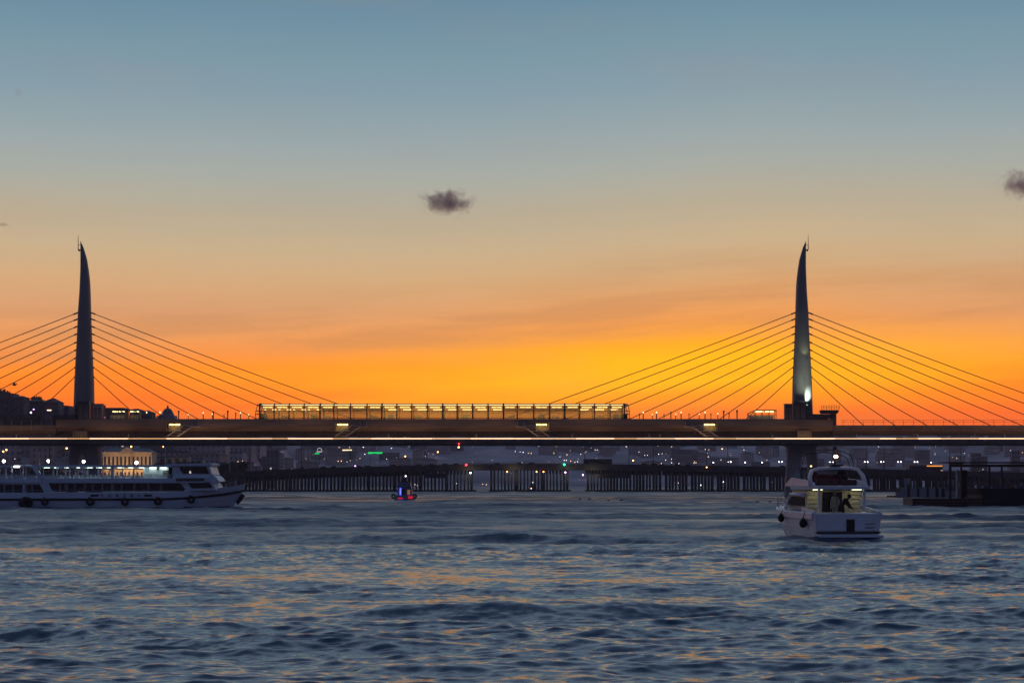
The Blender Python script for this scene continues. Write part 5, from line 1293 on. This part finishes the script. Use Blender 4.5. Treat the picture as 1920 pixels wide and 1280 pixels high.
def put_tree(px, d, k, s_, label, group):
    loc = (X(px,d), d, max(1.0,ground(px,d))-.2)
    if first[k]: first[k] = False; TP[k].location = loc; TP[k].scale = (s_,)*3; tag(TP[k], label, None, group)
    else: dup(TP[k], loc, random.uniform(0,6), label, group, s_)
for i in range(26):
    put_tree(random.uniform(284,452), random.uniform(826,890), i%3, random.uniform(.75,1.25), 'dark round tree among those on the left quay behind the ferry bow', 'trees on the left quay')
for i in range(8): put_tree(random.uniform(-5,180), random.uniform(835,880), i%3, random.uniform(.6,1.0), 'dark tree on the left quay behind the ferry roof', 'trees on the left quay behind the ferry roof')
for px, d, s_ in ((4,1122,1.0),(12,1118,.8),(33,1128,.5),(68,1152,.8),(112,1120,1.0),(124,1120,.7),(212,1146,.8),(222,1144,1.0),(230,1146,.8),(330,1190,.6),(336,1188,.5),(116,1150,.9),(0,1110,.9),(8,1132,.9),(26,1110,1.1),(40,1105,1.0),(48,1128,1.1),(57,1130,1.0),(73,1130,.9),(82,1100,1.0),(104,1104,1.1),(110,1118,1.2),(18,1100,1.3),(34,1096,1.2),(62,1100,1.1),(94,1098,1.0),(206,1142,1.0),(217,1142,1.1),(238,1150,.9),(250,1152,.8),(268,1160,.8),(280,1165,.7),(134,1130,.9),(141,1132,.8)):
    gz = max(1.0, ground(px,d)); put_tree(px, d, int(px)%3, s_*1.15, 'dark tree on the skyline of the left hill', 'trees on the left hill skyline')

# ------------------------------------------------------------------ small boat, birds, clouds, haze
DS = 770.0
sb_ = thing('small_boat', 'tiny dark boat with one warm lamp before the old bridge columns', 'boat', (X(999,DS),DS,0))
b = MB(); b.loft([[(-2.2,y,1.0),(-1.6,y,-.3),(1.6,y,-.3),(2.2,y,1.0)] if y < 5 else [(-.3,y,1.3),(-.1,y,-.2),(.1,y,-.2),(.3,y,1.3)] for y in (0,2,4,7)]); b.build('hull', M['navy'], sb_)
b = MB(); b.box(-1.3,1.3,1.5,4,1.0,2.6); b.build('cabin', M['dark_steel'], sb_)
b = MB(); b.tube([(.3,2.5,2.6),(.3,2.5,4.2)], .06, 5); b.build('mast', M['dark_steel'], sb_)
b = MB(); b.sphere((-.6,1.3,1.3), .24, 8, 6); b.build('lamp', E['far_warm'], sb_)
def bird(label, loc, fly, group):
    b = MB(); b.sphere((0,0,.12), .16, 8, 6, (1.7,.8,.8)); b.sphere((.30,0,.26), .08, 8, 6); b.lathe([(.03,0),(.02,.05),(.002,.1)], (.3,0,.3), 5)
    b.add([(-.2,-.08,.14),(-.2,.08,.14),(-.48,.1,.16),(-.48,-.1,.16),(-.34,0,.10)], [(0,1,2,3),(0,4,1),(1,4,2),(2,4,3),(3,4,0)])
    if fly:
        for s_ in (-1,1): b.add([(.14,s_*.1,.2),(-.12,s_*.1,.18),(-.14,s_*.45,.38),(.08,s_*.45,.40),(-.16,s_*.85,.30),(-.08,s_*.85,.32)], [(0,1,2,3),(3,2,4,5)])
    o = b.build('gull', M['dark_steel'], None, loc); o.rotation_euler = (0,0,random.uniform(-.6,.6)); return tag(o, label, 'bird', group)
for px, py, d in ((1087,936,400),(1105,936,402),(1141,937,380),(1165,937,385),(1420,941,345),(1444,940,350)):
    bird('dark gull resting on the calm water before the old bridge', (X(px,d),d,.03), False, 'gulls resting on the water')
for i in range(22):
    px = random.uniform(-12,138) if i < 16 else random.uniform(196,300); d = random.uniform(1195,1240)
    put_tree(px, d, i%3, random.uniform(1.05,1.5) if i < 16 else random.uniform(.45,.75), 'dark tree crown rising behind the rooftops of the left hill', 'trees behind the left hill houses')
o = bird('single dark gull flying above the left hill', (X(27,420),420,Z(723,420)), True, None); o.scale = (1.6,)*3

def cloud(px, py, wpx, hpx, d, dens, seed, label):
    import bmesh
    bm = bmesh.new(); bmesh.ops.create_icosphere(bm, subdivisions=3, radius=1.0)
    me = bpy.data.meshes.new('cloud'); bm.to_mesh(me); bm.free()
    o = bpy.data.objects.new('cloud', me); COL.objects.link(o); s_ = d/F
    o.location = (X(px,d), d, Z(py,d)); o.scale = (wpx*s_/2, wpx*s_/2.4, hpx*s_/2)
    m, nt, ou = new_mat('cloud_vapour')
    tc = nt.nodes.new('ShaderNodeTexCoord'); v = nt.nodes.new('ShaderNodeVolumePrincipled')
    ln = nt.nodes.new('ShaderNodeVectorMath'); ln.operation = 'LENGTH'; nt.links.new(tc.outputs['Object'], ln.inputs[0])
    mp = nt.nodes.new('ShaderNodeMapping'); mp.inputs['Scale'].default_value = (4.2,4.2,2.3); mp.inputs['Location'].default_value = (seed,seed*.7,0); nt.links.new(tc.outputs['Object'], mp.inputs[0])
    n = nt.nodes.new('ShaderNodeTexNoise'); n.inputs['Scale'].default_value = 1.0; n.inputs['Detail'].default_value = 6; n.inputs['Roughness'].default_value = .62; nt.links.new(mp.outputs[0], n.inputs['Vector'])
    a = nt.nodes.new('ShaderNodeMath'); a.operation = 'MULTIPLY'; a.inputs[1].default_value = -.47; nt.links.new(ln.outputs['Value'], a.inputs[0])
    b = nt.nodes.new('ShaderNodeMath'); b.operation = 'ADD'; nt.links.new(a.outputs[0], b.inputs[0]); nt.links.new(n.outputs['Fac'], b.inputs[1])
    r = nt.nodes.new('ShaderNodeMapRange'); r.inputs['From Min'].default_value = .19; r.inputs['From Max'].default_value = .46; r.inputs['To Max'].default_value = dens; nt.links.new(b.outputs[0], r.inputs['Value'])
    nt.links.new(r.outputs[0], v.inputs['Density']); v.inputs['Color'].default_value = (1,.72,.64,1); v.inputs['Anisotropy'].default_value = .1
    nt.links.new(v.outputs[0], ou.inputs['Volume']); me.materials.append(m)
    m.cycles.volume_sampling = 'DISTANCE' if hasattr(m.cycles,'volume_sampling') else None
    tag(o, label, 'cloud')
cloud(838, 379, 140, 66, 4200, .055, 3.1, 'small ragged mauve cloud alone in the middle of the sky')
cloud(1918, 345, 120, 76, 4300, .042, 5.3, 'ragged mauve cloud cut off by the right edge of the sky')
cloud(4, 421, 44, 12, 4600, .03, 8.2, 'thin small grey cloud streak at the left edge of the sky')
cloud(34, 174, 26, 36, 5200, .012, 2.4, 'faint thin wisp of cloud high at the upper left')
HAZE = 0.00008
if HAZE:
    b = MB(); b.box(-1500, 1700, -60, 3720, -4, 96)
    m, nt_, ou = new_mat('haze_air'); v = nt_.nodes.new('ShaderNodeVolumePrincipled')
    v.inputs['Color'].default_value = (.96,.80,.88,1); v.inputs['Density'].default_value = HAZE; v.inputs['Anisotropy'].default_value = .3
    nt_.links.new(v.outputs[0], ou.inputs['Volume'])
    tag(b.build('haze', m), kind='stuff')
print('things', len([o for o in bpy.data.objects if o.parent is None]), 'objects', len(bpy.data.objects))
